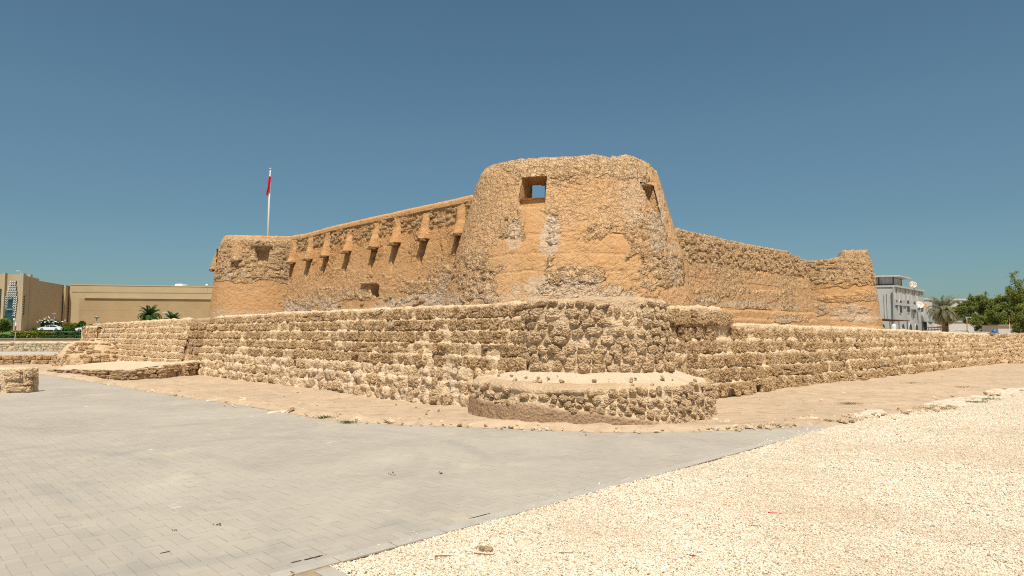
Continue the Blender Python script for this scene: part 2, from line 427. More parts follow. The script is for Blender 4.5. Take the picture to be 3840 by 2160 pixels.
def sweep(name, path, prof, ds, dt, hfun, mat, parent=None, s0=0, s1=None, closed=False, trace=None, zmul=None, ztop=None, cut=None, tpow=3.0, tr_lim=0.6):
    s1 = path.L if s1 is None else s1
    ns = max(2, int((s1 - s0) / ds) + 1); S = np.linspace(s0, s1, ns)
    if closed: S = S[:-1]; ns -= 1
    Q = resample(prof, dt); nt_ = len(Q)
    tg = np.gradient(Q, axis=0); tg /= np.linalg.norm(tg, axis=1)[:, None] + 1e-9
    nr = np.stack([tg[:, 1], -tg[:, 0]], 1)        # outward normal of a profile that climbs
    O, N = path.ev(S)
    out = np.repeat(Q[None, :, 0], ns, 0); z = np.repeat(Q[None, :, 1], ns, 0)
    if zmul is not None: z = z * zmul(S)[:, None]
    zt = Q[:, 1].max() if ztop is None else ztop
    if trace is not None:                         # silhouette heights read off the photograph
        ti = int(np.argmax(Q[:, 1])); oo = Q[:ti + 1][-1, 0]
        T3 = np.concatenate([O + N * oo, np.full((ns, 1), zt)], 1)
        px, py = proj(T3); tx = np.array(trace, float)
        want = np.interp(px, tx[:, 0], tx[:, 1])
        Y = T3[:, 1]; v = -(want - 1080) / F
        zz = EYE + Y * (SP + v * CP) / (CP - v * SP)
        dz = np.clip(zz - zt, -tr_lim, tr_lim)
        if closed or isinstance(path, Arc):
            face = -(N[:, 0] * T3[:, 0] + N[:, 1] * T3[:, 1]) / np.hypot(T3[:, 0], T3[:, 1])
            dz = dz * sst(-.1, .25, face)
        z = z + dz[:, None] * (np.clip(z / zt, 0, 1) ** tpow)
    nr2 = np.repeat(nr[None], ns, 0)
    P = np.empty((ns, nt_, 3)); P[..., 0] = O[:, None, 0] + N[:, None, 0] * out; P[..., 1] = O[:, None, 1] + N[:, None, 1] * out; P[..., 2] = z
    PF = P.reshape(-1, 3); SS = np.repeat(S, nt_); TT = np.tile(np.arange(nt_), ns)
    h, attrs = hfun(PF, SS, z.ravel(), out.ravel())
    D = np.stack([np.repeat(N[:, 0], nt_) * nr2[..., 0].ravel(), np.repeat(N[:, 1], nt_) * nr2[..., 0].ravel(), nr2[..., 1].ravel()], 1)
    V = PF + D * h[:, None]
    i, j = np.meshgrid(np.arange(ns if closed else ns - 1), np.arange(nt_ - 1), indexing='ij'); i = i.ravel(); j = j.ravel()
    i2 = (i + 1) % ns
    a, b, c, d = i * nt_ + j, i2 * nt_ + j, i2 * nt_ + j + 1, i * nt_ + j + 1
    # orientation
    faces = np.stack([a, b, c, d], 1)
    t = V[faces[len(faces) // 3]]; nn = np.cross(t[1] - t[0], t[2] - t[0])
    k = len(faces) // 3
    if np.dot(nn, D[faces[k][0]]) < 0: faces = faces[:, ::-1]
    if cut is not None:
        cc = V[faces].mean(1); keep = ~cut(cc); faces = faces[keep]
    me = mesh_np(name, V, faces, attrs, True, (mat,))
    return link(name, me, parent)

# ------------------------------------------------------------------ coral stones
def rock_mesh(name, sub, seed, boxy=3.6, pit=.2):
    bm = bmesh.new(); bmesh.ops.create_icosphere(bm, subdivisions=sub, radius=1)
    V = np.array([v.co[:] for v in bm.verts])
    n = boxy; r = (np.abs(V) ** n).sum(1) ** (-1 / n); P = V * r[:, None]
    Q = P + seed * 7.3
    F1, F2, ID = worley(Q * 2.2, seed); G1, G2, _ = worley(Q * 4.6, seed + 3)
    h = 1 + .16 * fbm(Q * 1.0, 3, seed) - pit * np.clip(1 - F1 / .45, 0, 1) + .07 * np.clip(F2 - F1, 0, .5) - .16 * np.clip(1 - G1 / .5, 0, 1) * (sub > 2) + (.14 if sub > 2 else .05) * fbm(Q * 5, 3, seed + 2)
    P = P * h[:, None]
    faces = np.array([[v.index for v in f.verts] for f in bm.faces]); bm.free()
    return P, faces
ROCK_HI = []; ROCK_LO = []
for k in range(14):
    P_, f_ = rock_mesh('stone', 4, k + 1, boxy=5.0, pit=.26); ROCK_HI.append((P_, f_))
    P_, f_ = rock_mesh('stone', 2, k + 1, boxy=5.0, pit=.22); ROCK_LO.append((P_, f_))
for k in range(12):
    P_, f_ = rock_mesh('stone', 4, k + 31, boxy=3.5, pit=.3); ROCK_HI.append((P_, f_))
    P_, f_ = rock_mesh('stone', 2, k + 31, boxy=3.5, pit=.2); ROCK_LO.append((P_, f_))
_rc = {}
def rock_me(k, mat):
    key = (k, mat.name)
    if key not in _rc: _rc[key] = mesh_np('stone', ROCK_HI[k][0], ROCK_HI[k][1], None, False, (mat,))
    return _rc[key]
class Stones:
    fam = 0
    def __init__(s): s.L = []
    def add(s, P, T, N, Zv, w, d, h, jitter=.12, rnd=random):
        T = Vector(T); N = Vector(N); Zv = Vector(Zv)
        R = Matrix((T, N, Zv)).transposed()
        fx, fz = rnd.choice((1, -1)), rnd.choice((1, -1))
        E = Matrix.Rotation(rnd.uniform(-jitter, jitter), 3, 'X') @ Matrix.Rotation(rnd.uniform(-jitter, jitter), 3, 'Y') @ Matrix.Rotation(rnd.uniform(-jitter, jitter), 3, 'Z')
        if fx < 0: E = E @ Matrix.Rotation(math.pi, 3, 'Y')
        if fz < 0: E = E @ Matrix.Rotation(math.pi, 3, 'Z')
        s.L.append((Vector(P), R @ E, (w / 2, d / 2, h / 2), rnd.randrange(14) if s.fam == 0 else 14 + rnd.randrange(12)))
    def flush(s, parent, mat, nmax=300, name='stone', rest='stone_rubble'):
        s.L.sort(key=lambda q: -(q[2][0] * q[2][2]) / max(.1, q[0].length) ** 2)
        w = world_of(parent)
        for P, R, sz, k in s.L[:nmax]:
            o = bpy.data.objects.new(name, rock_me(k, mat)); COL.objects.link(o); o.parent = parent
            o.matrix_local = Matrix.Translation(P - w) @ R.to_4x4() @ Matrix.Diagonal((*sz, 1))
        L = s.L[nmax:]
        if L:
            VV = []; FF = []; off = 0
            for P, R, sz, k in L:
                v, f = ROCK_LO[k]; A = np.array(R) @ np.diag(sz)
                VV.append(v @ A.T + np.array(P)); FF.append(f + off); off += len(v)
            o = link(rest, mesh_np(rest, np.concatenate(VV), np.concatenate(FF), None, False, (mat,)), parent)
            o['kind'] = 'stuff'
        s.L = []
Z3 = Vector((0, 0, 1))
def course_stones(st, path, courses, s0, s1, wr, depth, rnd, hmul=1.0, gap=.015, skip=.05, ok=None, zj=.012, proud=0.0, fill=.95):
    for (z0, z1, out) in courses:
        s = s0 + rnd.uniform(0, .1)
        while s < s1:
            w = rnd.uniform(*wr) * (1.0 if rnd.random() > .12 else 1.5)
            if s + w > s1 + .1: break
            sc = s + w / 2
            O, N = path.ev(np.array([sc])); N = Vector((N[0, 0], N[0, 1], 0)); O = O[0]
            m = float(hmul(sc)) if callable(hmul) else hmul
            hh = (z1 - z0) * m
            two = hh > .2 and w > .12 and rnd.random() < .13     # two small stones one over the other
            parts = [(0.5, 1.0)] if not two else [(.27, .52), (.77, .48)]
            for zc, hf in parts:
                z = (z0 * m) + hh * zc + rnd.uniform(-zj, zj)
                if rnd.random() < skip: continue
                P = Vector((O[0] + N.x * (out + proud + rnd.uniform(-.03, .035)), O[1] + N.y * (out + proud + rnd.uniform(-.01, .01)), z))
                if ok is not None and not ok(P, sc): continue
                T = N.cross(Z3)
                st.add(P, T, N, Z3, w * fill, depth * rnd.uniform(.8, 1.2), hh * hf * rnd.uniform(.86, 1.02), .13, rnd)
            s += w + gap

# ------------------------------------------------------------------ key ground geometry
NL = np.array((-0.703, -0.711)); NR = np.array((0.7056, -0.7086))     # outward normals of the two fort faces
BC = Vector((1.79, 14.4, 0))           # centre of the small round bastion
TC = Vector((2.04, 24.0, 0))           # centre of the near tower

# ------------------------------------------------------------------ ground, paving, gravel
G0 = gp(1233, 2121)
E1 = Vector((0.7128, 0.7013, 0)); E2 = Vector((0.7013, -0.7128, 0))
G1 = G0 + E1 * 10.4
GR = [gp(3340, 1552), gp(3560, 1525), gp(3800, 1462), gp(3960, 1436), gp(4200, 1410)]
PAVN = [(-700, 1392), (0, 1400), (149, 1402), (268, 1419), (455, 1449), (671, 1486), (954, 1525), (1191, 1567), (1426, 1588), (1700, 1599), (1983, 1609),
        (2225, 1619), (2467, 1619), (2640, 1617), (2919, 1602)]
pav_poly = [gp(*p) for p in PAVN] + [G1, G0, G0 + E2 * 14, Vector((8, -14, 0)), Vector((-46, -14, 0)), Vector((-46, 24, 0))]
grav_poly = [G0, G1] + GR + [Vector((70, 30, 0)), Vector((70, -20, 0)), G0 + E2 * 14]
def inside(poly, X, Y):
    P = np.array([(p[0], p[1]) for p in poly]); n = len(P); r = np.zeros(X.shape, bool)
    for i in range(n):
        x1, y1 = P[i]; x2, y2 = P[(i + 1) % n]
        c = ((y1 > Y) != (y2 > Y)) & (X < (x2 - x1) * (Y - y1) / (y2 - y1 + 1e-12) + x1); r ^= c
    return r
def pdist(poly, X, Y, closed=True):
    P = np.array([(p[0], p[1]) for p in poly]); n = len(P); D = np.full(X.shape, 1e9)
    for i in range(n if closed else n - 1):
        a = P[i]; b = P[(i + 1) % n]; d = b - a; L = (d ** 2).sum() + 1e-9
        t = np.clip(((X - a[0]) * d[0] + (Y - a[1]) * d[1]) / L, 0, 1)
        D = np.minimum(D, np.hypot(X - a[0] - t * d[0], Y - a[1] - t * d[1]))
    return D
def axis(lo, hi, st, far, nf):
    m = np.arange(lo, hi, st); a = lo - np.geomspace(.3, -far + lo if far < 0 else far, nf)[::-1]; b = hi + np.geomspace(.3, far if far > 0 else -far, nf)
    return np.concatenate([a, m, b])
def terrain():
    xs = axis(-30, 36, .17, 3500, 34); ys = np.concatenate([np.geomspace(.5, 400, 12)[::-1] * -1 + 3, np.arange(3.2, 42, .14), 42 + np.geomspace(.3, 14.5, 24), [57.15, 57.4, 58.5, 60, 62.3, 62.45], 62.5 + np.geomspace(.5, 5000, 50)])
    X, Y = np.meshgrid(xs, ys, indexing='ij'); x = X.ravel(); y = Y.ravel()
    P = np.stack([x, y, np.zeros_like(x)], 1)
    z = .045 * fbm(P * .35, 3, 3) + .03 * fbm(P * 1.6, 4, 4) + .014 * fbm(P * 6, 3, 5)
    near = (np.abs(x) < 40) & (y < 46) & (y > 0)
    z = np.where(near, z, z * .3) + .02
    pi = inside(pav_poly, x, y); gi = inside(grav_poly, x, y)
    pd = pdist(pav_poly[:len(PAVN)], x, y, False)
    crust = np.exp(-((pd - .28) / .24) ** 2) * (.03 + .07 * np.clip(fbm(P * 3.2, 4, 9), -.2, 1))
    z = z + np.where(~pi, np.clip(crust, 0, .1), 0)
    z = np.where(~(pi | gi), z * sst(0.0, .18, np.minimum(pd, pdist(grav_poly, x, y))), z)
    z = np.where(pi | gi, -.05, z)
    # the land left of the fort rises beyond the rubble retaining wall to the planted verge and the road
    L = sst(-8, -14, x) * 1.0
    zz = np.where(y > 57.3, .80, 0) + np.where(y > 62.4, .22, 0) + .80 * sst(64, 150, y)
    z = z + np.where(x < -10, zz, zz * sst(-4, -10, x))
    g = (x < -12) & (y > 62) & (y < 158)
    me_i, me_j = np.meshgrid(np.arange(len(xs) - 1), np.arange(len(ys) - 1), indexing='ij'); i = me_i.ravel(); j = me_j.ravel(); n = len(ys)
    faces = np.stack([i * n + j, (i + 1) * n + j, (i + 1) * n + j + 1, i * n + j + 1], 1)
    o = link('ground', mesh_np('ground', np.stack([x, y, z], 1), faces, {'green': g.astype(float)}, True, (M['sand'],)))
    o['kind'] = 'structure'
terrain()
def sheet(name, poly, z, mat, kind='structure'):
    mb = MB(); mb.poly([(p[0], p[1], z) for p in poly]); 
    o = mb.build(name, mat); o['kind'] = kind
    if o.data.polygons[0].normal.z < 0: o.data.flip_normals()
    return o
paving = sheet('paving', pav_poly, -.0045, M['joint'])
# herringbone pavers
def pavers():
    Wd = .105; Lg = .21
    ax = np.array((E1.x, E1.y)); ay = np.array((-E2.x, -E2.y))
    rng = np.random.default_rng(3)
    I, J = np.meshgrid(np.arange(-420, 460), np.arange(-60, 520), indexing='ij'); I = I.ravel(); J = J.ravel(); m = (I - J) % 4
    o = np.array((G0.x, G0.y)) - ax * .0 + ay * .115
    c0 = np.stack([(I + 1.0), (J + .5)], 1)[m == 0] * Wd; c2 = np.stack([(I + .5), (J + 0.0)], 1)[m == 2] * Wd
    C = np.concatenate([c0, c2]); rot = np.concatenate([np.zeros(len(c0)), np.ones(len(c2))])
    XY = o[None] + C[:, :1] * ax + C[:, 1:] * ay
    px, py = proj(np.concatenate([XY, np.zeros((len(XY), 1))], 1))
    k = (XY[:, 1] > 1.5) & (XY[:, 1] < 30) & (px > -260) & (px < 4100) & (py < 2480)
    C, rot, XY = C[k], rot[k], XY[k]
    pd = pdist(pav_poly[:len(PAVN)], XY[:, 0], XY[:, 1], False)
    k = inside(pav_poly, XY[:, 0], XY[:, 1]) & (pd > .09); rot, XY = rot[k], XY[k]
    # keep the border strip along the gravel free
    d = (XY - np.array((G0.x, G0.y))) @ ay
    k = (d > .10); rot, XY = rot[k], XY[k]
    n = len(XY); a = math.atan2(E1.y, E1.x) + rot * math.pi / 2 + rng.normal(0, .008, n)
    hx, hy, ch = Lg / 2 - .0016, Wd / 2 - .0016, .0012
    tilt = rng.normal(0, .0006, (n, 4)); zo = rng.normal(0, .0007, n)
    loc = np.array([(-hx, -hy), (hx, -hy), (hx, hy), (-hx, hy)])
    top = np.array([(-hx + ch, -hy + ch), (hx - ch, -hy + ch), (hx - ch, hy - ch), (-hx + ch, hy - ch)])
    ca, sa = np.cos(a)[:, None], np.sin(a)[:, None]
    def w(L, z):
        return np.stack([XY[:, :1] + ca * L[None, :, 0] - sa * L[None, :, 1], XY[:, 1:] + sa * L[None, :, 0] + ca * L[None, :, 1], np.repeat(z[:, None], 4, 1) if z.ndim == 1 else z], 2)
    near = np.argsort(np.hypot(XY[:, 0] - 0, XY[:, 1]))
    P3 = np.concatenate([XY, np.zeros((n, 1))], 1); px, py = proj(P3); vis = (py < 2160) & (px > 0) & (px < 3840)
    near = [q for q in near if vis[q]][:300]; isn = np.zeros(n, bool); isn[near] = True
    lo = w(loc, np.full(n, -.03)); md = w(loc, zo[:, None] + tilt * .8 - .0022); tp = w(top, zo[:, None] + tilt)
    V = np.concatenate([lo, md, tp], 1)[~isn]; k = len(V)
    F_ = np.array([(0, 1, 5, 4), (1, 2, 6, 5), (2, 3, 7, 6), (3, 0, 4, 7), (4, 5, 9, 8), (5, 6, 10, 9), (6, 7, 11, 10), (7, 4, 8, 11), (8, 9, 10, 11)])
    FF = (F_[None] + 12 * np.arange(k)[:, None, None]).reshape(-1, 4)
    o = link('paver_field', mesh_np('paver_field', V.reshape(-1, 3), FF, {'rnd': np.repeat(rng.random(k), 12)}, False, (M['paver'],)), paving); o['kind'] = 'stuff'
    vv = np.concatenate([np.c_[loc, np.full(4, -.03)], np.c_[loc, np.full(4, -.0022)], np.c_[top, np.zeros(4)]])
    me = mesh_np('paver', vv, F_, None, False, (M['paver'],))
    for q in near:
        o = bpy.data.objects.new('paver', me); COL.objects.link(o); o.parent = paving
        o.location = (XY[q, 0], XY[q, 1], zo[q]); o.rotation_euler = (rng.normal(0, .006), rng.normal(0, .006), a[q])
pavers()
# flush concrete border between pavers and gravel, laid in lengths
ay_ = -E2
kerb_me = None
for k in range(22):
    mb = MB(); c = G0 + E1 * (-.9 + .5 * k + .25) + ay_ * .07
    if kerb_me is None:
        mb.box((0, 0, -.03), (.492, .13, .075), bev=.004)
        o = mb.build('kerb_block', M['kerb'], paving, loc=c); kerb_me = o.data
    else:
        o = bpy.data.objects.new('kerb_block', kerb_me); COL.objects.link(o); o.parent = paving; o.location = c
    o.rotation_euler = (random.gauss(0, .004), random.gauss(0, .004), math.atan2(E1.y, E1.x) + random.gauss(0, .004))
for k in range(12):
    c = G0 + E2 * (.3 + .5 * k) + E1 * (-.07)
    o = bpy.data.objects.new('kerb_block', kerb_me); COL.objects.link(o); o.parent = paving; o.location = c
    o.rotation_euler = (0, 0, math.atan2(E2.y, E2.x))
# pavers on the near side of the gravel corner are covered by the same field; gravel bed follows
def gravel():
    xs = np.arange(-1.6, 12.5, .09); ys = np.arange(1.0, 17.0, .09)
    xs = np.concatenate([xs, 12.5 + np.geomspace(.1, 55, 26)]); ys = np.concatenate([ys, 17 + np.geomspace(.1, 18, 22)])
    X, Y = np.meshgrid(xs, ys, indexing='ij'); x, y = X.ravel(), Y.ravel(); P = np.stack([x, y, 0 * x], 1)
    P0 = np.array((G0.x, G0.y)); e1 = np.array((E1.x, E1.y)); e2 = np.array((E2.x, E2.y))
    z = .012 * fbm(P * .9, 3, 2) + .008 * fbm(P * 4, 3, 6) + .012 * sst(.1, 1.2, (np.stack([x, y], 1) - P0) @ e2)
    px, n = len(xs), len(ys)
    i, j = np.meshgrid(np.arange(px - 1), np.arange(n - 1), indexing='ij'); i = i.ravel(); j = j.ravel()
    f = np.stack([i * n + j, (i + 1) * n + j, (i + 1) * n + j + 1, i * n + j + 1], 1)
    V = np.stack([x, y, z], 1); c = V[f].mean(1)
    keep = inside(grav_poly, c[:, 0], c[:, 1])
    r = (c[:, :2] - P0)
    keep &= ((r @ e2) > .0) & ((r @ e1) > .0)
    f = f[keep]
    # snap the ragged first cells on to the straight edge
    a = (V[:, :2] - P0) @ e1; b = (V[:, :2] - P0) @ e2
    V2 = V.copy()
    sh = np.where((b < .05) & (b > -.16), -b + .004, 0); V2[:, :2] += sh[:, None] * e2
    sh = np.where((a < .05) & (a > -.16), -a + .004, 0); V2[:, :2] += sh[:, None] * e1
    o = link('gravel_bed', mesh_np('gravel_bed', V2, f, None, True, (M['gravel'],))); o['kind'] = 'structure'
    return o
gbed = gravel()
def pebbles():
    # points thrown on the bed in numpy, each one instanced as a pebble
    rng = np.random.default_rng(5); pts = []
    P0 = np.array((G0.x, G0.y)); e1 = np.array((E1.x, E1.y)); e2 = np.array((E2.x, E2.y))
    def throw(y0, y1, dens):
        x0, x1 = -1.6, y1 * .86 + .5; n = int((x1 - x0) * (y1 - y0) * dens)
        q = np.stack([rng.uniform(x0, x1, n), rng.uniform(y0, y1, n)], 1)
        a = (q - P0) @ e1; b = (q - P0) @ e2
        k = (a > .0) & (b > -.0) & (q[:, 0] < q[:, 1] * .86 + .4) & inside(grav_poly, q[:, 0], q[:, 1])
        # a few strays spill over the border on to the pavers
        return q[k]
    for y0, y1, d in ((3.7, 5.5, 8000), (5.5, 7.5, 6000), (7.5, 10, 3000), (10, 14, 1300), (14, 20, 420)): pts.append(throw(y0, y1, d))
    q = np.concatenate(pts)
    ns = 500; s = rng.uniform(0, 10.5, ns); t = -np.abs(rng.normal(0, .11, ns)); stray = P0 + s[:, None] * e1 + t[:, None] * e2
    P = np.stack([q[:, 0], q[:, 1], 0 * q[:, 0]], 1)
    z = .012 * fbm(P * .9, 3, 2) + .008 * fbm(P * 4, 3, 6) + .012 * sst(.1, 1.2, (q - P0) @ e2) + .003
    V = np.concatenate([np.stack([q[:, 0], q[:, 1], z], 1), np.c_[stray, np.full(ns, .004)]])
    me = bpy.data.meshes.new('gravel'); me.vertices.add(len(V)); me.vertices.foreach_set('co', V.astype(np.float32).ravel())
    sc = np.clip(rng.lognormal(0, .38, len(V)), .45, 2.3) * np.where(V[:, 1] > 7.5, 1.15, 1) * np.where(V[:, 1] > 10, 1.2, 1)
    a = me.attributes.new('psc', 'FLOAT', 'POINT'); a.data.foreach_set('value', sc.astype(np.float32))
    a = me.attributes.new('prnd', 'FLOAT', 'POINT'); a.data.foreach_set('value', rng.random(len(V)).astype(np.float32))
    a = me.attributes.new('prot', 'FLOAT_VECTOR', 'POINT'); a.data.foreach_set('vector', (rng.random((len(V), 3)) * np.array((.7, .7, 6.28))).astype(np.float32).ravel())
    o = link('gravel', me); o['kind'] = 'stuff'
    pb, pf = rock_mesh('pebble', 1, 3, boxy=2.6, pit=.1)
    pm = mesh_np('pebble', pb * np.array((.0085, .0062, .0045)), pf, None, True, (M['pebble'],))
    g = bpy.data.node_groups.new('pebble_scatter', 'GeometryNodeTree')
    g.interface.new_socket('Geometry', in_out='INPUT', socket_type='NodeSocketGeometry'); g.interface.new_socket('Geometry', in_out='OUTPUT', socket_type='NodeSocketGeometry')
    gi = g.nodes.new('NodeGroupInput'); go = g.nodes.new('NodeGroupOutput')
    m2p = g.nodes.new('GeometryNodeMeshToPoints'); iop = g.nodes.new('GeometryNodeInstanceOnPoints')
    src = g.nodes.new('GeometryNodeMeshIcoSphere'); src.inputs['Radius'].default_value = .0052; src.inputs['Subdivisions'].default_value = 1
    tr = g.nodes.new('GeometryNodeTransform'); tr.inputs['Scale'].default_value = (1.25, .9, .62)
    sm = g.nodes.new('GeometryNodeSetMaterial'); sm.inputs['Material'].default_value = M['pebble']
    def na(nm, ty):
        n = g.nodes.new('GeometryNodeInputNamedAttribute'); n.data_type = ty; n.inputs['Name'].default_value = nm; return n.outputs['Attribute']
    L = g.links.new
    L(gi.outputs[0], m2p.inputs['Mesh']); L(m2p.outputs[0], iop.inputs['Points']); L(src.outputs[0], tr.inputs[0]); L(tr.outputs[0], sm.inputs[0]); L(sm.outputs[0], iop.inputs['Instance'])
    L(na('psc', 'FLOAT'), iop.inputs['Scale'])
    L(na('prot', 'FLOAT_VECTOR'), iop.inputs['Rotation'])
    L(iop.outputs[0], go.inputs[0])
    md = o.modifiers.new('scatter', 'NODES'); md.node_group = g
    bpy.data.meshes.remove(pm)
pebbles()

# grey path strip and road beyond the low walls, on the left
o = sheet('path', [gp(-300, 1337), gp(360, 1337), gp(420, 1321.5), gp(-300, 1321.5)], .075, M['pathgrey'])

# ------------------------------------------------------------------ outer walls
def core_h(amp=1.0, low_pale=None, brown=None, pxp=None):
    def f(P, S, z, out):
        h = .04 * fbm(P * 1.7, 4, 21) + .045 * fbm(P * 7, 4, 22)
        F1, F2, _ = worley(P * 8, 23); h = h - .06 * np.clip(1 - F1 / .5, 0, 1) + .02
        at_ = {'pale': np.zeros(len(P)), 'brown': np.zeros(len(P))}
        if low_pale: at_['pale'] = np.clip(sst(low_pale[1], low_pale[0], z) * (.5 + .9 * fbm(P * 1.1, 4, 27)), 0, 1) * .8
        if brown is not None: at_['brown'] = brown(P, z)
        return h * amp, at_
    return f
def stepped(n, H, base, top=0.0, ledge=.6, inner=.8, lead=.0):
    """course profile: each course stands back from the one below"""
    pr = [(base + .08, -.15)]; cs = []
    for i in range(n):
        o = base + (top - base) * i / (n - 1); z0 = H * i / n; z1 = H * (i + 1) / n
        pr += [(o, z0), (o, z1 - .03)]; cs.append((z0, z1, o))
    pr += [(top - .03, H), (top - inner, H), (top - inner - .02, .2)]
    return pr, cs
# left outer wall -----------------------------------------------------------
LA = on_plane(2010, 1245, NL, -10.2); LB = on_plane(783, 1245, NL, -10.2)
pathL = Line(LA, LB)
wallL = thing('stone_wall', 'long low coral stone wall left of the small round bastion, seven stepped courses', 'wall', (-6, 20, 0))
pr, cs = stepped(8, 2.3, .46)
rl = random.Random(11)
def coreL(P, S, z, out):
    h, a = core_h(1.0, (.3, 1.2))(P, S, z, out); lo = sst(1.15, .5, z)
    F1, F2, _ = worley(P * 4.2, 29); h = h * (1 + .5 * lo) + lo * (.10 * (.45 - F1) + .05 * fbm(P * 2.6, 4, 30)); return h, a
sweep('mortar_core', pathL, pr, .055, .045, coreL, M['mortar'], wallL,
      trace=[(783, 1191), (1193, 1167), (1670, 1149), (1938, 1135)])
st = Stones()
topL = lambda s: 1.0
course_stones(st, pathL, cs[4:], 0, pathL.L, (.13, .36), .2, rl, skip=.09, proud=-.035, gap=.012, fill=.97)
course_stones(st, pathL, cs[3:4], 0, pathL.L, (.13, .36), .2, rl, skip=.16, proud=-.03, gap=.004, fill=.99)
st.flush(wallL, M['coral'], nmax=210)
st.fam = 1
course_stones(st, pathL, cs[:3], 0, pathL.L, (.10, .28), .2, rl, skip=.34, zj=.07, proud=-.035)
st.flush(wallL, M['coral_pale'], nmax=90); st.fam = 0
# the part beyond the recess
wallL2 = thing('stone_wall', 'far stretch of stepped coral stone wall between the recess and its broken left end', 'wall', (-18, 32, 0))
LC = on_plane(722, 1245, NL, -10.15); LD = on_plane(352, 1245, NL, -10.15)
pathL2 = Line(LC, LD)
pr, cs2 = stepped(8, 2.18, .5)
sweep('mortar_core', pathL2, pr, .07, .055, core_h(1.1, (.0, .5)), M['mortar'], wallL2, trace=[(352, 1218), (477, 1209), (656, 1198), (730, 1195)])
course_stones(st, pathL2, cs2, 0, pathL2.L, (.16, .4), .2, rl, skip=.08, proud=-.03, gap=.004, fill=.99)
st.flush(wallL2, M['coral_pale'])
rec = thing('wall_recess', 'narrow brown stone recess set back between the two stretches of the left outer wall', 'wall recess', (-12.6, 27.2, 0))
nrm = Vector((NL[0], NL[1], 0))
ra = LB + nrm * .03; rb = LC + nrm * .03
sweep('mortar_core', Line(ra + (ra - rb).normalized() * .3, rb - (ra - rb).normalized() * .3), [(.1, -.1), (.05, .5), (0, 2.2), (-.05, 2.25), (-.8, 2.26), (-.82, .1)], .06, .06, core_h(.8, None, lambda P, z: .7 * sst(.8, 1.2, z)), M['mortar'], rec)  # upper part coloured as brown stone
for (e, dd, lab) in ((LC, 1, 0), (LB, -1, 1)):
    # jambs of the recess
    q0 = e - nrm * .75; q1 = e + nrm * (.45 if lab else .72)
    pl_ = Line(q0, q1); pl_.n = np.array(((LB - LC).normalized().x, (LB - LC).normalized().y)) * dd
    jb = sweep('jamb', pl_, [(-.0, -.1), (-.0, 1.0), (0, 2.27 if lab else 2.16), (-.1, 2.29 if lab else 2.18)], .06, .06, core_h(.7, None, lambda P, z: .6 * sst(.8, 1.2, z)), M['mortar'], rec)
    n_ = len(jb.data.vertices); co = np.empty(n_ * 3, np.float32); jb.data.vertices.foreach_get('co', co); co = co.reshape(-1, 3)
    t_ = (co[:, 0] - e.x) * nrm.x + (co[:, 1] - e.y) * nrm.y; lim = (.42 if lab else .47) * (1 - np.clip(co[:, 2] / 2.2, 0, 1)) - .03
    mv = np.minimum(t_, lim) - t_; co[:, 0] += mv * nrm.x; co[:, 1] += mv * nrm.y; jb.data.vertices.foreach_set('co', co.ravel())
for zz in (.62, .95, 1.28, 1.62, 1.96):
    for q in (-.62, -.15, .3, .68):
        p = (ra + rb) / 2 + nrm * .05 + Vector((.71, -.7, 0)) * (q + rl.uniform(-.05, .05)); st.add(Vector((p.x, p.y, zz)), Vector((.71, -.7, 0)), nrm, Z3, rl.uniform(.34, .48), .2, .3, .1, rl)
st.flush(rec, M['coral'])
# broken rounded end of the far stretch
endp = thing('rubble_mound', 'rounded rubble stub sloping down at the left end of the outer wall', 'wall stub', (-20.6, 33.4, 0))
stp = [(1.75, -.1), (1.62, .45), (1.3, .8), (.85, 1.1), (.3, 1.28), (0.0, 1.32)]
arcE = Arc(gp(352, 1368), 1.6, math.radians(-190), math.radians(20))
def mound_h(P, S, z, out):
    return .16 * fbm(P * 1.3, 4, 31) + .05 * fbm(P * 6, 3, 32), {'pale': np.zeros(len(P)), 'brown': np.full(len(P), .35)}
sweep('mortar_core', arcE, stp, .08, .07, mound_h, M['mortar'], endp)
for zz in np.arange(.1, 1.3, .19):
    R_ = float(np.interp(zz, [p[1] for p in stp], [p[0] for p in stp]))
    aa = -190
    while aa < 20:
        a = math.radians(aa); N = Vector((math.cos(a), math.sin(a), 0)); C_ = Vector((arcE.C[0], arcE.C[1], 0)); w_ = rl.uniform(.18, .4)
        st.add(C_ + N * (R_ - .02) + Z3 * (zz + rl.uniform(-.05, .05)), N.cross(Z3), N, Z3, w_, .25, rl.uniform(.12, .22), .3, rl); aa += math.degrees(w_ / R_) * 1.15
st.flush(endp, M['coral'])
stub = thing('stone_wall', 'low square stone pier, one step lower, at the left end of the outer wall', 'wall', (-21.5, 34.5, 0))
s_a = on_plane(366, 1245, NL, -9.9); s_b = on_plane(312, 1245, NL, -9.9)
pr, cs = stepped(6, 1.98, .12)
sweep('mortar_core', Line(s_a, s_b), pr, .07, .06, core_h(1.0), M['mortar'], stub)
course_stones(st, Line(s_a, s_b), cs, 0, Line(s_a, s_b).L, (.2, .4), .2, rl, proud=-.03)
pe = Line(s_b + nrm * .1, s_b - nrm * 1.2); pe.n = np.array((-.71, .70)) 
sweep('mortar_core', pe, [(0, -.1), (0, 1.98), (-.6, 1.98)], .07, .07, core_h(1), M['mortar'], stub)
st.flush(stub, M['coral'])

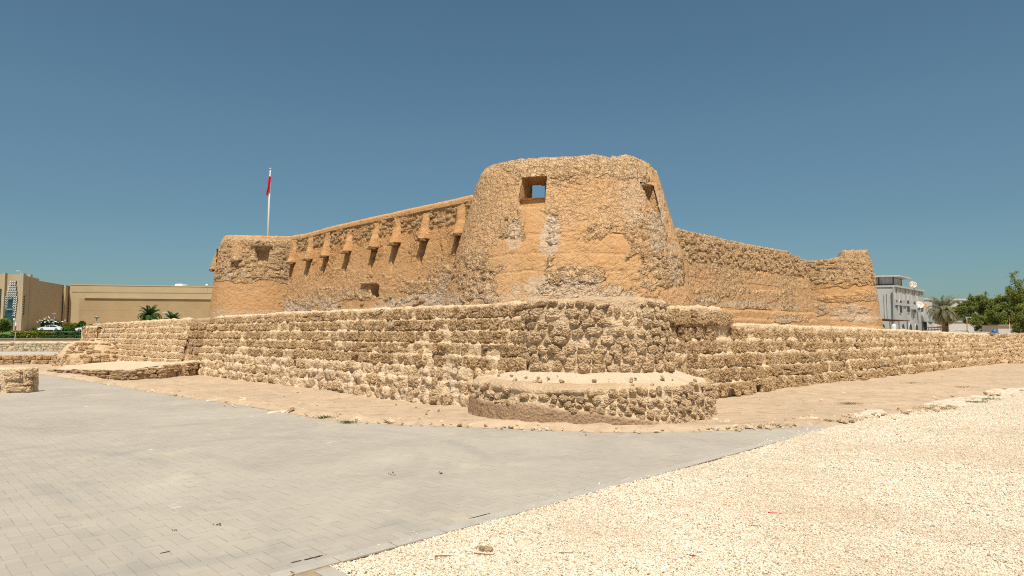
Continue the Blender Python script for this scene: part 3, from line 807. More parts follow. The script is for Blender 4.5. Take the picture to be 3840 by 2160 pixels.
# round bastion -------------------------------------------------------------
bast = thing('round_bastion', 'small round coral stone bastion with thick pale mortar at the wall corner', 'bastion', tuple(BC))
pb = [(1.66, .4), (1.64, .95), (1.61, 1.3), (1.58, 1.7), (1.55, 2.05), (1.52, 2.3), (1.46, 2.37), (1.0, 2.38), (0.0, 2.36)]
arcB = Arc(BC, 1.66, math.radians(-215), math.radians(35))
TB = [(1945, 1141), (1985, 1131), (2060, 1124), (2270, 1118), (2380, 1121), (2470, 1134), (2500, 1142)]
def bast_h(P, S, z, out):
    h = .05 * fbm(P * 2.1, 4, 41) + .025 * fbm(P * 7, 4, 42)
    br = np.clip(sst(1.85, 2.2, z) * .9 * (.6 + fbm(P * 1.5, 3, 43)), 0, .8)
    return h, {'pale': np.clip(.25 + .5 * fbm(P * 1.2, 3, 44), 0, 1) * sst(2.1, 1.6, z), 'brown': br * .6}
sweep('mortar_core', arcB, pb, .04, .035, bast_h, M['mortar'], bast, trace=TB, ztop=2.38)
rb_ = random.Random(5)
def rad_at(prof, z):
    zz = [p[1] for p in prof]; k = int(np.argmax(zz)); return float(np.interp(z, zz[:k + 1], [p[0] for p in prof][:k + 1]))
def round_stones(st, C, prof, rows, a0, a1, wr, depth, rnd, skip=.08, ok=None, big=.1, jit=.18, zj=.03):
    for z0, z1 in rows:
        a = math.radians(a0) + rnd.uniform(0, .1)
        while a < math.radians(a1):
            w = rnd.uniform(*wr) * (1.4 if rnd.random() < big else 1); zc = (z0 + z1) / 2 + rnd.uniform(-zj, zj); R = rad_at(prof, zc)
            ac = a + w / 2 / R; N = Vector((math.cos(ac), math.sin(ac), 0)); P = Vector(C) + N * (R - .018 + rnd.uniform(-.03, .03)) + Z3 * zc
            if rnd.random() > skip and (ok is None or ok(P)):
                st.add(P, N.cross(Z3), N, Z3, w * .93, depth, (z1 - z0) * rnd.uniform(.8, 1.08), jit, rnd)
            a += (w + rnd.uniform(.01, .035)) / R
st.fam = 1
rows = [(.90, 1.1), (1.08, 1.3), (1.27, 1.46), (1.45, 1.62), (1.6, 1.78), (1.78, 1.93), (1.94, 2.18), (2.2, 2.3)]
round_stones(st, BC, pb, rows, -185, 10, (.12, .32), .2, rb_, skip=.04, jit=.32, zj=.04, ok=lambda P: not (P.z > 2.2 and rb_.random() < .25))
st.flush(bast, M['coral_pale'])

# low round platform ----------------------------------------------------------
PC = Vector((1.68, 14.22, 0))
plat = thing('round_platform', 'wide low round stone platform with sandy top at the foot of the bastion', 'platform', tuple(BC))
pp = [(2.58, -.1), (2.56, .0), (2.50, .45), (2.47, .66), (2.38, .735), (2.15, .785), (1.9, .86), (1.6, .97), (1.2, .99)]
arcP = Arc(PC, 2.5, math.radians(-225), math.radians(45))
def plat_brown(P, z):
    a = np.degrees(np.arctan2(P[:, 1] - PC.y, P[:, 0] - PC.x)); n = fbm(P * 1.8, 4, 51)
    lim = np.interp(a, [-185, -160, -135, -100, -85, -70, -60], [.34, .36, .33, .30, .22, .1, -.1])
    return sst(lim + .05, lim - .03, z + .06 * n)
def plat_rim(P, z):
    a = np.degrees(np.arctan2(P[:, 1] - PC.y, P[:, 0] - PC.x)); n = fbm(P * 1.6, 4, 52)
    return sst(.58, .63, z + .09 * n) * sst(-60, -85, a) * sst(.76, .70, z)
def plat_h(P, S, z, out):
    top = sst(.69, .75, z)
    h = .05 * fbm(P * 2.2, 4, 53) + .03 * fbm(P * 7, 4, 54)
    br = plat_brown(P, z)
    F1, F2, _ = worley(P * 3.2 + .3 * fbm(P * 4, 3, 55)[:, None], 56)
    hb = .075 + .012 * fbm(P * 5, 3, 57) - .02 * (F2 - F1 < .035)
    h = h * (1 - br) + hb * br
    rim = plat_rim(P, z); h = h * (1 - rim) + (.06 + .035 * fbm(P * 4, 4, 58)) * rim
    h = h * (1 - .75 * top) + top * (.03 * fbm(P * 3, 4, 59) + .008 * fbm(P * 11, 3, 60))
    pale = np.clip(top * .5 + .25 * (fbm(P * 1.4, 3, 61) > .1) * (1 - br), 0, 1)
    return h, {'brown': np.clip(br * .95 + rim * .35, 0, 1), 'pale': np.clip(pale - rim, 0, 1)}
sweep('mortar_core', arcP, pp, .032, .028, plat_h, M['mortar'], plat, trace=[(1765, 1414), (1800, 1425), (1900, 1436), (2200, 1443), (2500, 1442), (2620, 1430), (2675, 1418)], ztop=.735, tr_lim=.07)
def okp(P):
    A = np.array([[P.x, P.y, P.z]]); return plat_brown(A, np.array([P.z]))[0] < .4 and plat_rim(A, np.array([P.z]))[0] < .45
rows = [(.0, .12), (.11, .23), (.22, .34), (.33, .44), (.43, .55), (.55, .69)]
round_stones(st, PC, pp, rows, -188, 8, (.07, .23), .17, rb_, skip=.05, ok=okp, jit=.6, zj=.03)
for k in range(20):      # loose stones lying on its top
    a = math.radians(rb_.uniform(-170, -10)); r = rb_.uniform(1.75, 2.35); s_ = rb_.uniform(.02, .09)
    st.add(PC + Vector((math.cos(a) * r, math.sin(a) * r, float(np.interp(r, [1.6, 1.9, 2.15, 2.38], [.97, .86, .785, .735])) - .035 + s_ * .12)), (1, 0, 0), (0, 1, 0), Z3, s_ * 1.4, s_, s_ * .7, 1.2, rb_)
st.fam = 0; st.flush(plat, M['coral_pale'])

# right outer wall -------------------------------------------------------------
RA = Vector((2.9, 15.0, 0)); RB = gp(3745, 1361)
pathR = Line(RA, RB)
wallR = thing('stone_wall', 'long low coral stone wall running right from the small round bastion', 'wall', tuple((RA + RB) / 2))
pr, cs = stepped(5, 1.88, .0, -.34)
TR = [(2400, 1207), (2690, 1215), (3200, 1231), (3500, 1245), (3745, 1256)]
cr_h = core_h(1.1, (.0, .5))
sweep('mortar_core', pathR, pr, .065, .05, cr_h, M['mortar'], wallR, trace=TR, ztop=1.88)
rr_ = random.Random(21)
def hmr(s): return 1.0 - .0072 * s * 1.05 if s > 2 else 1.0
course_stones(st, pathR, cs[1:], 0, pathR.L, (.14, .36), .26, rr_, hmul=hmr, skip=.1, zj=.04, proud=-.03, gap=.004, fill=.99)
course_stones(st, pathR, cs[:1], 0, pathR.L, (.12, .34), .3, rr_, hmul=hmr, skip=.1, zj=.05, proud=.03)
for k in range(90):
    s_ = rr_.uniform(2, pathR.L); O, N = pathR.ev(np.array([s_])); q = rr_.uniform(.04, .14) * (1.3 if s_ < 9 else 1)
    st.add(Vector((O[0, 0] + N[0, 0] * (.1 + abs(rr_.gauss(0, .08))), O[0, 1] + N[0, 1] * (.1 + abs(rr_.gauss(0, .08))), q * .3 + .02)), (1, 0, 0), (0, 1, 0), Z3, q * 1.5, q * 1.2, q, 1.5, rr_)
st.flush(wallR, M['coral'])
topR = thing('stone_course', 'short raised course of coral stones on the wall right of the bastion', 'wall', tuple(RA))
s_end = (on_plane(2688, 1200, pathR.n, float(np.dot(pathR.n, RA[:2])) - .34) - RA).length
pr = [(-.30, 1.8), (-.30, 2.22), (-.34, 2.30), (-1.0, 2.30), (-1.0, 1.8)]
def end_taper(P, S, z, out):
    h, a = core_h(1.2)(P, S, z, out); return h - .25 * sst(s_end - .35, s_end, S) , a
sweep('mortar_core', pathR, pr, .05, .05, end_taper, M['mortar'], topR, s0=-1.0, s1=s_end, trace=[(2480, 1147), (2560, 1150), (2650, 1153), (2688, 1158)], tpow=1)
course_stones(st, pathR, [(1.87, 2.26, -.3)], -.4, s_end - .1, (.14, .3), .26, rr_, skip=.03)
Oe, Ne = pathR.ev(np.array([s_end - .04])); Oe = Vector((Oe[0, 0], Oe[0, 1], 0)); Ne = Vector((Ne[0, 0], Ne[0, 1], 0)); Te = (RB - RA).normalized()
for k in range(4): st.add(Oe + Ne * (-.3 - .2 * k) + Z3 * 2.06, Ne * -1, Te, Z3, .26, .3, .36, .15, rr_)
st.flush(topR, M['coral'])
# broken rubble wall at the far right
far = thing('rubble_wall', 'tumbled rubble wall at the right edge beyond the end of the long wall', 'wall', (29, 38, 0))
FA = gp(3748, 1364); FB = gp(3990, 1344)
Td = (RB - RA).normalized(); Nd = Vector((pathR.n[0], pathR.n[1], 0))
pf = Line(RB - Td * 1.2 - Nd * .55, FB + Vector((3, 6, 0)))
def fh(P, S, z, out): return .14 * fbm(P * .9, 4, 71) + .05 * fbm(P * 5, 3, 72), {'pale': np.full(len(P), .4), 'brown': np.zeros(len(P))}
sweep('mortar_core', pf, [(.5, -.1), (.35, .5), (.1, 1.0), (-.1, 1.5), (-.9, 1.52), (-1.1, 0)], .1, .08, fh, M['mortar'], far)
for z0 in np.arange(.05, 1.45, .22):
    o_ = float(np.interp(z0 + .1, [0, .5, 1.0, 1.5], [.45, .35, .1, -.1])) - .0
    course_stones(st, pf, [(z0, z0 + .22, o_)], 0, pf.L, (.2, .5), .3, rr_, skip=.2, zj=.06)
for k in range(60):
    s_ = rr_.uniform(0, pf.L); O, N = pf.ev(np.array([s_])); d_ = .5 + abs(rr_.gauss(0, .5)); q = rr_.uniform(.1, .35)
    st.add(Vector((O[0, 0] + N[0, 0] * d_, O[0, 1] + N[0, 1] * d_, q * .25)), (1, 0, 0), (0, 1, 0), Z3, q * 1.5, q * 1.3, q * .6, 1.0, rr_)
st.flush(far, M['coral_pale'])

# wedge-shaped low terrace against the left wall --------------------------------
ter = thing('stone_terrace', 'low wedge shaped stone terrace in front of the recess in the left wall', 'terrace', tuple(gp(480, 1428)))
pT = Poly([gp(180, 1396), gp(478, 1427), gp(600, 1421), gp(792, 1402)], smooth=.2)
hT = lambda S: np.interp(S, [0, pT.c[1], pT.c[2], pT.L], [.10, .35, .44, .56])
pr = [(.03, -.1), (.0, .1), (-.05, .9), (-.12, 1.0), (-.3, 1.02)]
def ter_h(P, S, z, out):
    return .06 * fbm(P * 1.8, 4, 81) + .03 * fbm(P * 6, 3, 82), {'brown': np.where(out > -.13, .45, 0), 'pale': np.where(out < -.13, .6, 0)}
sweep('mortar_core', pT, pr, .05, .05, ter_h, M['mortar'], ter, zmul=hT, ztop=5)
for (a, b) in ((.08, .45), (.45, .8)):
    course_stones(st, pT, [(a, b, .0)], 0, pT.L, (.2, .42), .2, rl, hmul=lambda s: float(hT(s)), skip=.12)
ns_ = 90; Sx = np.linspace(0, pT.L, ns_); O_, N_ = pT.ev(Sx); fr_ = np.stack([O_[:, 0] - N_[:, 0] * .22, O_[:, 1] - N_[:, 1] * .22, hT(Sx)], 1)
bk0 = np.array((LD.x - .2, LD.y - 1.0, .02)); bk1 = np.array((LB.x + .4, LB.y - .2, .56)); tt = np.linspace(0, 1, ns_)[:, None]; bk_ = bk0 * (1 - tt) + bk1 * tt
g = np.linspace(0, 1, 60)[None, :, None]; VV = (fr_[:, None] * (1 - g) + bk_[:, None] * g).reshape(-1, 3); VV[:, 2] += .035 * fbm(VV * 1.6, 4, 83) + .015 * fbm(VV * 6, 3, 84)
i, j = np.meshgrid(np.arange(ns_ - 1), np.arange(59), indexing='ij'); i = i.ravel(); j = j.ravel()
link('terrace_top', mesh_np('terrace_top', VV, np.stack([i * 60 + j, (i + 1) * 60 + j, (i + 1) * 60 + j + 1, i * 60 + j + 1], 1), {'pale': np.full(len(VV), .55), 'brown': np.zeros(len(VV))}, True, (M['mortar'],)), ter)
course_stones(st, pT, [(.78, 1.02, -.05)], 0, pT.L, (.22, .45), .22, rl, hmul=lambda s: float(hT(s)), skip=.3)
st.flush(ter, M['coral'])

# low wall at far left and the nearer wall end ------------------------------------
lw = thing('stone_wall', 'low dark weathered stone wall behind the cut-off wall end at left', 'wall', tuple(gp(100, 1370)))
pl_ = Line(gp(-420, 1372), gp(300, 1366)); pr, cs = stepped(2, .50, .05)
sweep('mortar_core', pl_, pr, .08, .06, core_h(1.2, None, lambda P, z: np.full(len(P), .45)), M['mortar'], lw)
course_stones(st, pl_, cs, 0, pl_.L, (.25, .55), .22, rl, skip=.1)
st.flush(lw, M['coral'])
blk = thing('stone_wall', 'squared end of a low stone wall with large coral blocks at the left edge', 'wall', tuple(gp(60, 1476)))
b0 = gp(-520, 1490); b1 = gp(106, 1472)
pk = Poly([b0, b1, b1 + Vector((.12, .62, 0))], side=None, smooth=.05)
pr = [(.04, -.1), (.02, .02), (-.02, .66), (-.06, .70), (-.33, .71), (-.36, .1)]
def blk_h(P, S, z, out): return .035 * fbm(P * 2.2, 4, 91) + .02 * fbm(P * 8, 4, 92), {'brown': np.zeros(len(P)), 'pale': np.clip(.35 + fbm(P * 1.5, 3, 93), 0, .8)}
pkl = Line(b0, b1)
sweep('mortar_core', pkl, pr, .04, .04, blk_h, M['mortar'], blk)
pend = Line(b1, b1 + Vector((.02, .36, 0))); pend.n = np.array((.98, -.15))
sweep('mortar_core', pend, [(.05, -.1), (.03, .0), (0, .67), (-.1, .71)], .04, .04, blk_h, M['mortar'], blk)
course_stones(st, pkl, [(.04, .30, .0), (.34, .66, -.01)], pkl.L - 3.4, pkl.L - .12, (.3, .5), .16, rl, skip=.0, gap=.09, fill=.9)
for zz, hh in ((.1, .2), (.3, .22), (.55, .26)): st.add(b1 + Vector((-.03, .08, zz)), (1, 0, 0), (0, -1, 0), Z3, .2, .3, hh, .2, rl)
st.flush(blk, M['coral_pale'])
# rubble retaining wall with yellow stones
rw = thing('retaining_wall', 'pale and yellow rubble retaining wall below the planted verge at left', 'wall', (-30, 57, 0))
r0 = at(-500, 1300, 57.0); r1 = at(420, 1300, 57.0)
pw = Line((r0.x, r0.y), (r1.x, r1.y)); pr = [(.0, -.1), (.0, .80), (-.1, .84), (-.5, .84)]
sweep('mortar_core', pw, pr, .16, .1, core_h(1.0, (0, 2)), M['mortar'], rw)
course_stones(st, pw, [(.02, .22, .03), (.22, .42, .03), (.42, .62, .03), (.62, .80, .03)], 0, pw.L, (.2, .5), .16, rl, skip=.08, zj=.04)
st.flush(rw, M['yellow_stone'])

# ------------------------------------------------------------------ the fort
fort = thing('fort', 'old mud plastered coral stone fort with round corner towers and hooded slits', 'fort', (2, 28, 0))
def painted(P, ell, default=None):
    """surface zones of plaster and bare rubble, given as ellipses seen from the front"""
    px, py = proj(P); n1 = fbm(P * .9, 4, 101) ; n2 = fbm(P * 3.0, 4, 102)
    m = np.zeros(len(P)) if default is None else default.copy()
    for cx, cy, rx, ry, val in ell:
        d = np.sqrt(((px - cx) / rx) ** 2 + ((py - cy) / ry) ** 2) + .45 * n1 + .42 * n2
        k = sst(1.06, .94, d); m = m * (1 - k) + val * k
    return m
def skin(P, rub, layers=None):
    """relief of eroded plaster (rub 0) through pimpled plaster (.5) to bare rubble (1)"""
    Q = P * np.array((1, 1, 1.35))
    w = P + .06 * np.stack([fbm(P * 3, 3, 110), fbm(P * 3, 3, 111), fbm(P * 3, 3, 112)], 1)
    F1, F2, ID = worley(w * np.array((3.2, 3.2, 5.0)), 113); G1, G2, _ = worley(w * np.array((6.5, 6.5, 9.0)), 114)
    n = fbm(Q * .8, 4, 115); m = fbm(Q * 3.2, 4, 116); f = fbm(Q * 11, 3, 117)
    plaster = .011 * m + .006 * f
    crack = -.03 * sst(.07, .01, np.abs(fbm(w * 1.7, 4, 118))) * sst(.0, .25, n)
    flake = -.045 * sst(.22, .27, m + .5 * f + .25 * n)
    pim = .018 * m - .03 * np.clip(1 - (G2 - G1) / .14, 0, 1) * sst(-.2, .2, n) + .014 * f + .024 * (1 - F1)
    stone = -.06 + .09 * np.clip(F2 - F1, 0, .3) + .045 * ID + .03 * m + .035 * f + .07 * np.clip(G2 - G1, 0, .3)
    r = np.clip(rub + .22 * m + .1 * f, 0, 1)
    a = sst(.0, .5, r); b = sst(.62, .74, r)
    h = (plaster + crack + flake * .6) * (1 - a) + (pim + flake) * a
    h = (h * (1 - b) + stone * b) * .78
    return h, np.clip(.55 * a + .45 * b, 0, 1)
# near tower -------------------------------------------------------------
tp = [(5.3, -.2), (5.05, .6), (4.75, 1.8), (4.43, 3.0), (4.12, 4.35), (3.74, 5.65), (3.42, 6.7), (3.28, 7.0), (3.12, 7.2), (2.85, 7.32), (2.55, 7.28), (2.4, 7.1), (2.38, 5.2), (0.0, 5.15)]
T_EL = [  # (px, py, rx, ry, value)
    (2130, 620, 340, 75, .86), (1830, 800, 110, 190, .42), (2250, 760, 200, 90, .34), (1990, 600, 90, 40, 1),
    (2200, 940, 160, 80, .12), (2330, 900, 110, 60, .25), (1945, 860, 50, 100, .95), (2050, 925, 45, 85, .98), (2045, 815, 45, 40, .85),
    (1850, 985, 95, 45, .9), (1780, 1080, 90, 60, .9), (2150, 1040, 130, 38, .95), (2260, 865, 50, 32, .95), (2340, 925, 40, 40, .85),
    (2440, 900, 60, 95, .9), (2480, 1010, 75, 70, .95), (2420, 840, 60, 50, .8), (2455, 1075, 60, 45, .8), (2010, 845, 55, 82, 0.0), (1995, 795, 48, 60, 0.0), (1960, 970, 105, 62, 0.03),
    (1950, 1040, 80, 45, .05), (2290, 935, 55, 40, 0.02), (2110, 940, 50, 28, .0), (2440, 1110, 110, 42, .12), (2200, 1095, 190, 35, .55), (1700, 1050, 26, 90, .2)]
T_PALE = [(2120, 1085, 180, 45, .75), (2260, 1105, 160, 30, .6), (2065, 880, 32, 80, .85), (1930, 860, 28, 60, .6), (2470, 860, 30, 150, .55), (2520, 970, 26, 90, .4), (1850, 1120, 150, 26, .4), (1700, 1130, 60, 40, .5), (2370, 745, 40, 90, .35)]
T_OR = [(1990, 752, 48, 22, .8), (1990, 900, 60, 110, .45), (2300, 930, 150, 70, .35), (2180, 690, 70, 40, .2)]
def hit(path_r, C, px, py):
    d = ray(px, py); t = (C.y - 8) / d.y
    for _ in range(4000):
        p = Vector((d.x * t, d.y * t, EYE + d.z * t))
        if math.hypot(p.x - C.x, p.y - C.y) <= rad_at(path_r, p.z): return p
        t += .01
    return p
def ang(C, p): return math.atan2(p.y - C.y, p.x - C.x)
wl, wr_ = hit(tp, TC, 1955, 700), hit(tp, TC, 2047, 700); wt, wb = hit(tp, TC, 2000, 663), hit(tp, TC, 2000, 746)
WA = (ang(TC, wl), ang(TC, wr_)); WZ = (wb.z, wt.z); fill_z = hit(tp, TC, 2000, 776).z
v1, v2, vt, vb = hit(tp, TC, 2402, 720), hit(tp, TC, 2450, 720), hit(tp, TC, 2428, 692), hit(tp, TC, 2428, 784)
VA = (ang(TC, v1), ang(TC, v2)); VZ = (vb.z, vt.z)
def tower_h(P, S, z, out):
    base = .16 + .38 * fbm(P * .55, 4, 99)
    rub = painted(P, T_EL, base)
    a = np.arctan2(P[:, 1] - TC.y, P[:, 0] - TC.x)
    outer = out > rad_at(tp, 7.2) - .05; isout = (out > 2.3)
    h, att = skin(P, rub)
    # grooves between plaster lifts
    px, py = proj(P)
    # thick new plaster lies over the old face in the patch below the window
    k = (att < .2); h = h + np.where(isout, .03 * k, 0)
    # window 2: a narrowing splay
    aw = np.interp(z, [VZ[0], VZ[1]], [VA[1] - (VA[1] - VA[0]) * .45, VA[0]])
    m2 = (a > aw) & (a < VA[1]) & (z > VZ[0]) & (z < VZ[1]) & isout
    # shallow step under the main window
    m3 = (a > WA[0]) & (a < WA[1]) & (z > fill_z) & (z < WZ[0]) & isout
    h = np.where(m3, -.10, h)
    q1 = fbm(P * np.array((2, 2, 2)), 3, 120)
    h = h - .03 * np.exp(-((z - (4.75 + .05 * q1)) / .02) ** 2) * (rub < .3) - .03 * np.exp(-((z - (4.1 + .05 * q1)) / .02) ** 2) * (rub < .3) - .03 * np.exp(-((z - (3.55 + .04 * q1)) / .02) ** 2) * (rub < .3)
    top = sst(6.9, 7.3, z); h = h + top * (.035 * fbm(P * 2.2, 4, 121))
    return h, {'rub': np.where(isout, att, .5), 'pale': .75 * painted(P, T_PALE) * isout, 'orange': np.where(isout, painted(P, T_OR), 0)}
def tower_cut(c):
    a = np.arctan2(c[:, 1] - TC.y, c[:, 0] - TC.x); r = np.hypot(c[:, 0] - TC.x, c[:, 1] - TC.y)
    px, py = proj(c)
    inner = (r < 2.8) & (r > 2.0) & (c[:, 1] < TC.y) & (px > 1996) & (px < 2043) & (c[:, 2] > WZ[0]) & (py > 695)
    aw = np.interp(c[:, 2], [VZ[0], VZ[1]], [VA[1] - (VA[1] - VA[0]) * .45, VA[0]])
    m2 = (a > aw) & (a < VA[1]) & (c[:, 2] > VZ[0]) & (c[:, 2] < VZ[1]) & (r > 2.8)
    return m2 | ((a > WA[0]) & (a < WA[1]) & (c[:, 2] > WZ[0]) & (c[:, 2] < WZ[1]) & (r > 2.8)) | inner
def tower_z(S):
    return np.ones(len(S))
TT = [(1800, 648), (1815, 634), (1840, 622), (1900, 606), (1960, 598), (2040, 592), (2150, 588), (2215, 585), (2260, 590), (2320, 592), (2345, 584), (2375, 588), (2400, 600), (2425, 618), (2440, 640)]
arcT = Arc(TC, 4.0, -math.pi, math.pi)
class BackArc(Arc): pass
tower = sweep('round_tower', arcT, tp, .04, .04, tower_h, M['fort'], fort, closed=True, trace=TT, cut=tower_cut, tpow=6, tr_lim=.45, ztop=7.3)
# lower the rear parapet (only the front stands to full height)
me = tower.data; n = len(me.vertices); co = np.empty(n * 3, np.float32); me.vertices.foreach_get('co', co); co = co.reshape(-1, 3)
yb = co[:, 1] - TC.y
lo = sst(.4, 1.6, yb) * np.clip((co[:, 2] - 5.2) / 2.1, 0, 1); co[:, 2] -= lo * 1.25
me.vertices.foreach_set('co', co.ravel()); me.update()
def skin_patch(name, pts4_out, pts4_in, mat, parent, n=14, amp=.03, seed=5):
    """four sides of a window opening: jambs, head and sill"""
    V = []; Fc = []
    for k in range(4):
        a, b = pts4_out[k], pts4_out[(k + 1) % 4]; c, d = pts4_in[(k + 1) % 4], pts4_in[k]
        base = len(V)
        for i in range(n + 1):
            for j in range(n + 1):
                u, v = i / n, j / n
                V.append((a * (1 - u) + b * u) * (1 - v) + (d * (1 - u) + c * u) * v)
        for i in range(n):
            for j in range(n):
                q = base + i * (n + 1) + j; Fc.append((q, q + n + 1, q + n + 2, q + 1))
    V = np.array([v[:] for v in V]); V = V + amp * np.stack([fbm(V * 4, 3, seed), fbm(V * 4, 3, seed + 1), fbm(V * 4, 3, seed + 2)], 1)
    return link(name, mesh_np(name, V, np.array(Fc), {'rub': np.full(len(V), .45), 'pale': np.zeros(len(V)), 'orange': np.full(len(V), .3)}, True, (mat,)), parent)
def cyl(C, a, r, z): return Vector((C.x + r * math.cos(a), C.y + r * math.sin(a), z))
ro = rad_at(tp, WZ[0]) + .02; ro2 = rad_at(tp, WZ[1]) + .02; e_ = .03
outp = [cyl(TC, WA[0] - .006, ro, WZ[0] - e_), cyl(TC, WA[1] + .006, ro, WZ[0] - e_), cyl(TC, WA[1] + .006, ro2, WZ[1] + e_), cyl(TC, WA[0] - .006, ro2, WZ[1] + e_)]
Yi = TC.y - 2.2
zi_t = at(2020, 694, Yi).z; xi0, xi1 = at(1994, 700, Yi).x, at(2045, 700, Yi).x
inp = [Vector((xi0, Yi, WZ[0] - e_)), Vector((xi1, Yi, WZ[0] - e_)), Vector((xi1, Yi, zi_t)), Vector((xi0, Yi, zi_t))]
skin_patch('window_reveal', outp, inp, M['fort'], fort)
r1_, r2_ = rad_at(tp, VZ[0]) + .035, rad_at(tp, VZ[1]) + .035; va_ = VA[1] - (VA[1] - VA[0]) * .45
skin_patch('window_reveal', [cyl(TC, va_ - .01, r1_, VZ[0] - .02), cyl(TC, VA[1] + .01, r1_, VZ[0] - .02), cyl(TC, VA[1] + .01, r2_, VZ[1] + .02), cyl(TC, VA[0] - .01, r2_, VZ[1] + .02)],
    [cyl(TC, va_ - .05, r1_ - 1.1, VZ[0] - .02), cyl(TC, VA[1] - .04, r1_ - 1.1, VZ[0] - .02), cyl(TC, VA[1] - .04, r2_ - 1.1, VZ[1] + .02), cyl(TC, va_ - .12, r2_ - 1.1, VZ[1] + .02)], M['fort'], fort)
def slab(name, a, b, w, h, mat, parent, amp=.012, seg=14, extra=None):
    """a long rough beam between two points"""
    a = Vector(a); b = Vector(b); L = (b - a).length; T = (b - a).normalized(); N = T.cross(Z3).normalized()
    V = []; 
    for i in range(seg + 1):
        for (y, z) in ((-.5, -.5), (0, -.54), (.5, -.5), (.53, 0), (.5, .5), (0, .52), (-.5, .5), (-.53, 0)):
            V.append(a + T * (L * i / seg) + N * (y * w) + Z3 * (z * h))
    V = np.array([v[:] for v in V]); V = V + amp * np.stack([fbm(V * 6, 3, 7), fbm(V * 6, 3, 8), fbm(V * 6, 3, 9)], 1)
    Fc = [(i * 8 + k, i * 8 + (k + 1) % 8, (i + 1) * 8 + (k + 1) % 8, (i + 1) * 8 + k) for i in range(seg) for k in range(8)]
    V = np.concatenate([V, V[:8].mean(0)[None], V[-8:].mean(0)[None]]); m_ = len(V)
    Fc += [(m_ - 2, (k + 1) % 8, k, k) for k in range(8)]; Fc += [(m_ - 1, seg * 8 + k, seg * 8 + (k + 1) % 8, seg * 8 + (k + 1) % 8) for k in range(8)]
    bm = bmesh.new(); vs = [bm.verts.new(v) for v in V]
    for f in Fc:
        u = []; [u.append(x) for x in f if x not in u]
        try: bm.faces.new([vs[x] for x in u])
        except ValueError: pass
    bmesh.ops.recalc_face_normals(bm, faces=bm.faces[:]); me = bpy.data.meshes.new(name); bm.to_mesh(me); bm.free(); me.materials.append(mat)
    return link(name, me, parent)
M['lintel'] = flat('old_stone_lintel', (0.46, 0.35, 0.22), .9, .1, var=.3, sc=5, bump=.01)
la = hit(tp, TC, 1932, 660); lb = hit(tp, TC, 2056, 656)
slab('window_lintel', la + Vector((0, .2, .02)), lb + Vector((0, .2, .02)), .42, .07, M['lintel'], fort, .03)
la = hit(tp, TC, 2398, 693); lb = hit(tp, TC, 2458, 697)
slab('window_lintel', la + Vector((.0, .14, .02)), lb + Vector((0, .14, .02)), .3, .07, M['lintel'], fort, .03)
# bare stones standing out of the tower's parapet and rubble zones
rt = random.Random(77); st = Stones()
def scatter_round(C, prof, trace_fn, n, a0, a1, z0, z1, wr, hr, ok, proud=-.03):
    k = 0; tries = 0
    while k < n and tries < n * 12:
        tries += 1
        z = rt.uniform(z0, z1); a = rt.uniform(a0, a1); R = rad_at(prof, z); N = Vector((math.cos(a), math.sin(a), 0)); P = Vector(C) + N * (R + proud) + Z3 * z
        if not ok(P, a): continue
        st.add(P, N.cross(Z3), N, Z3, rt.uniform(*wr), .16, rt.uniform(*hr), .2, rt); k += 1
def okT(P, a):
    if WA[0] - .07 < a < WA[1] + .07 and fill_z - .1 < P.z < WZ[1] + .18: return False
    if VA[0] - .05 < a < VA[1] + .05 and VZ[0] - .1 < P.z < VZ[1] + .15: return False
    return painted(np.array([P[:]]), T_EL, np.array([.4]))[0] > .78
scatter_round(TC, tp, None, 150, math.radians(-175), math.radians(-5), 6.35, 7.22, (.12, .34), (.06, .15), okT, -.06)
scatter_round(TC, tp, None, 90, math.radians(-175), math.radians(-5), 2.8, 6.2, (.1, .28), (.08, .18), okT, -.05)
M['fort_stone'] = m_stone('fort_rubble_stone', (0.52, 0.335, 0.175), (0.74, 0.51, 0.285), (0.32, 0.20, 0.10), .02)
st.flush(tower, M['fort_stone'])

HD = [(1094, 987, 893, 20, 0), (1157, 973, 890, 22, 1), (1220, 962, 860, 24, 0), (1302, 946, 862, 26, 0), (1402, 931, 836, 26, 1), (1482, 916, 822, 26, 0), (1588, 899, 800, 28, 0), (1722, 880, 770, 30, 1)]
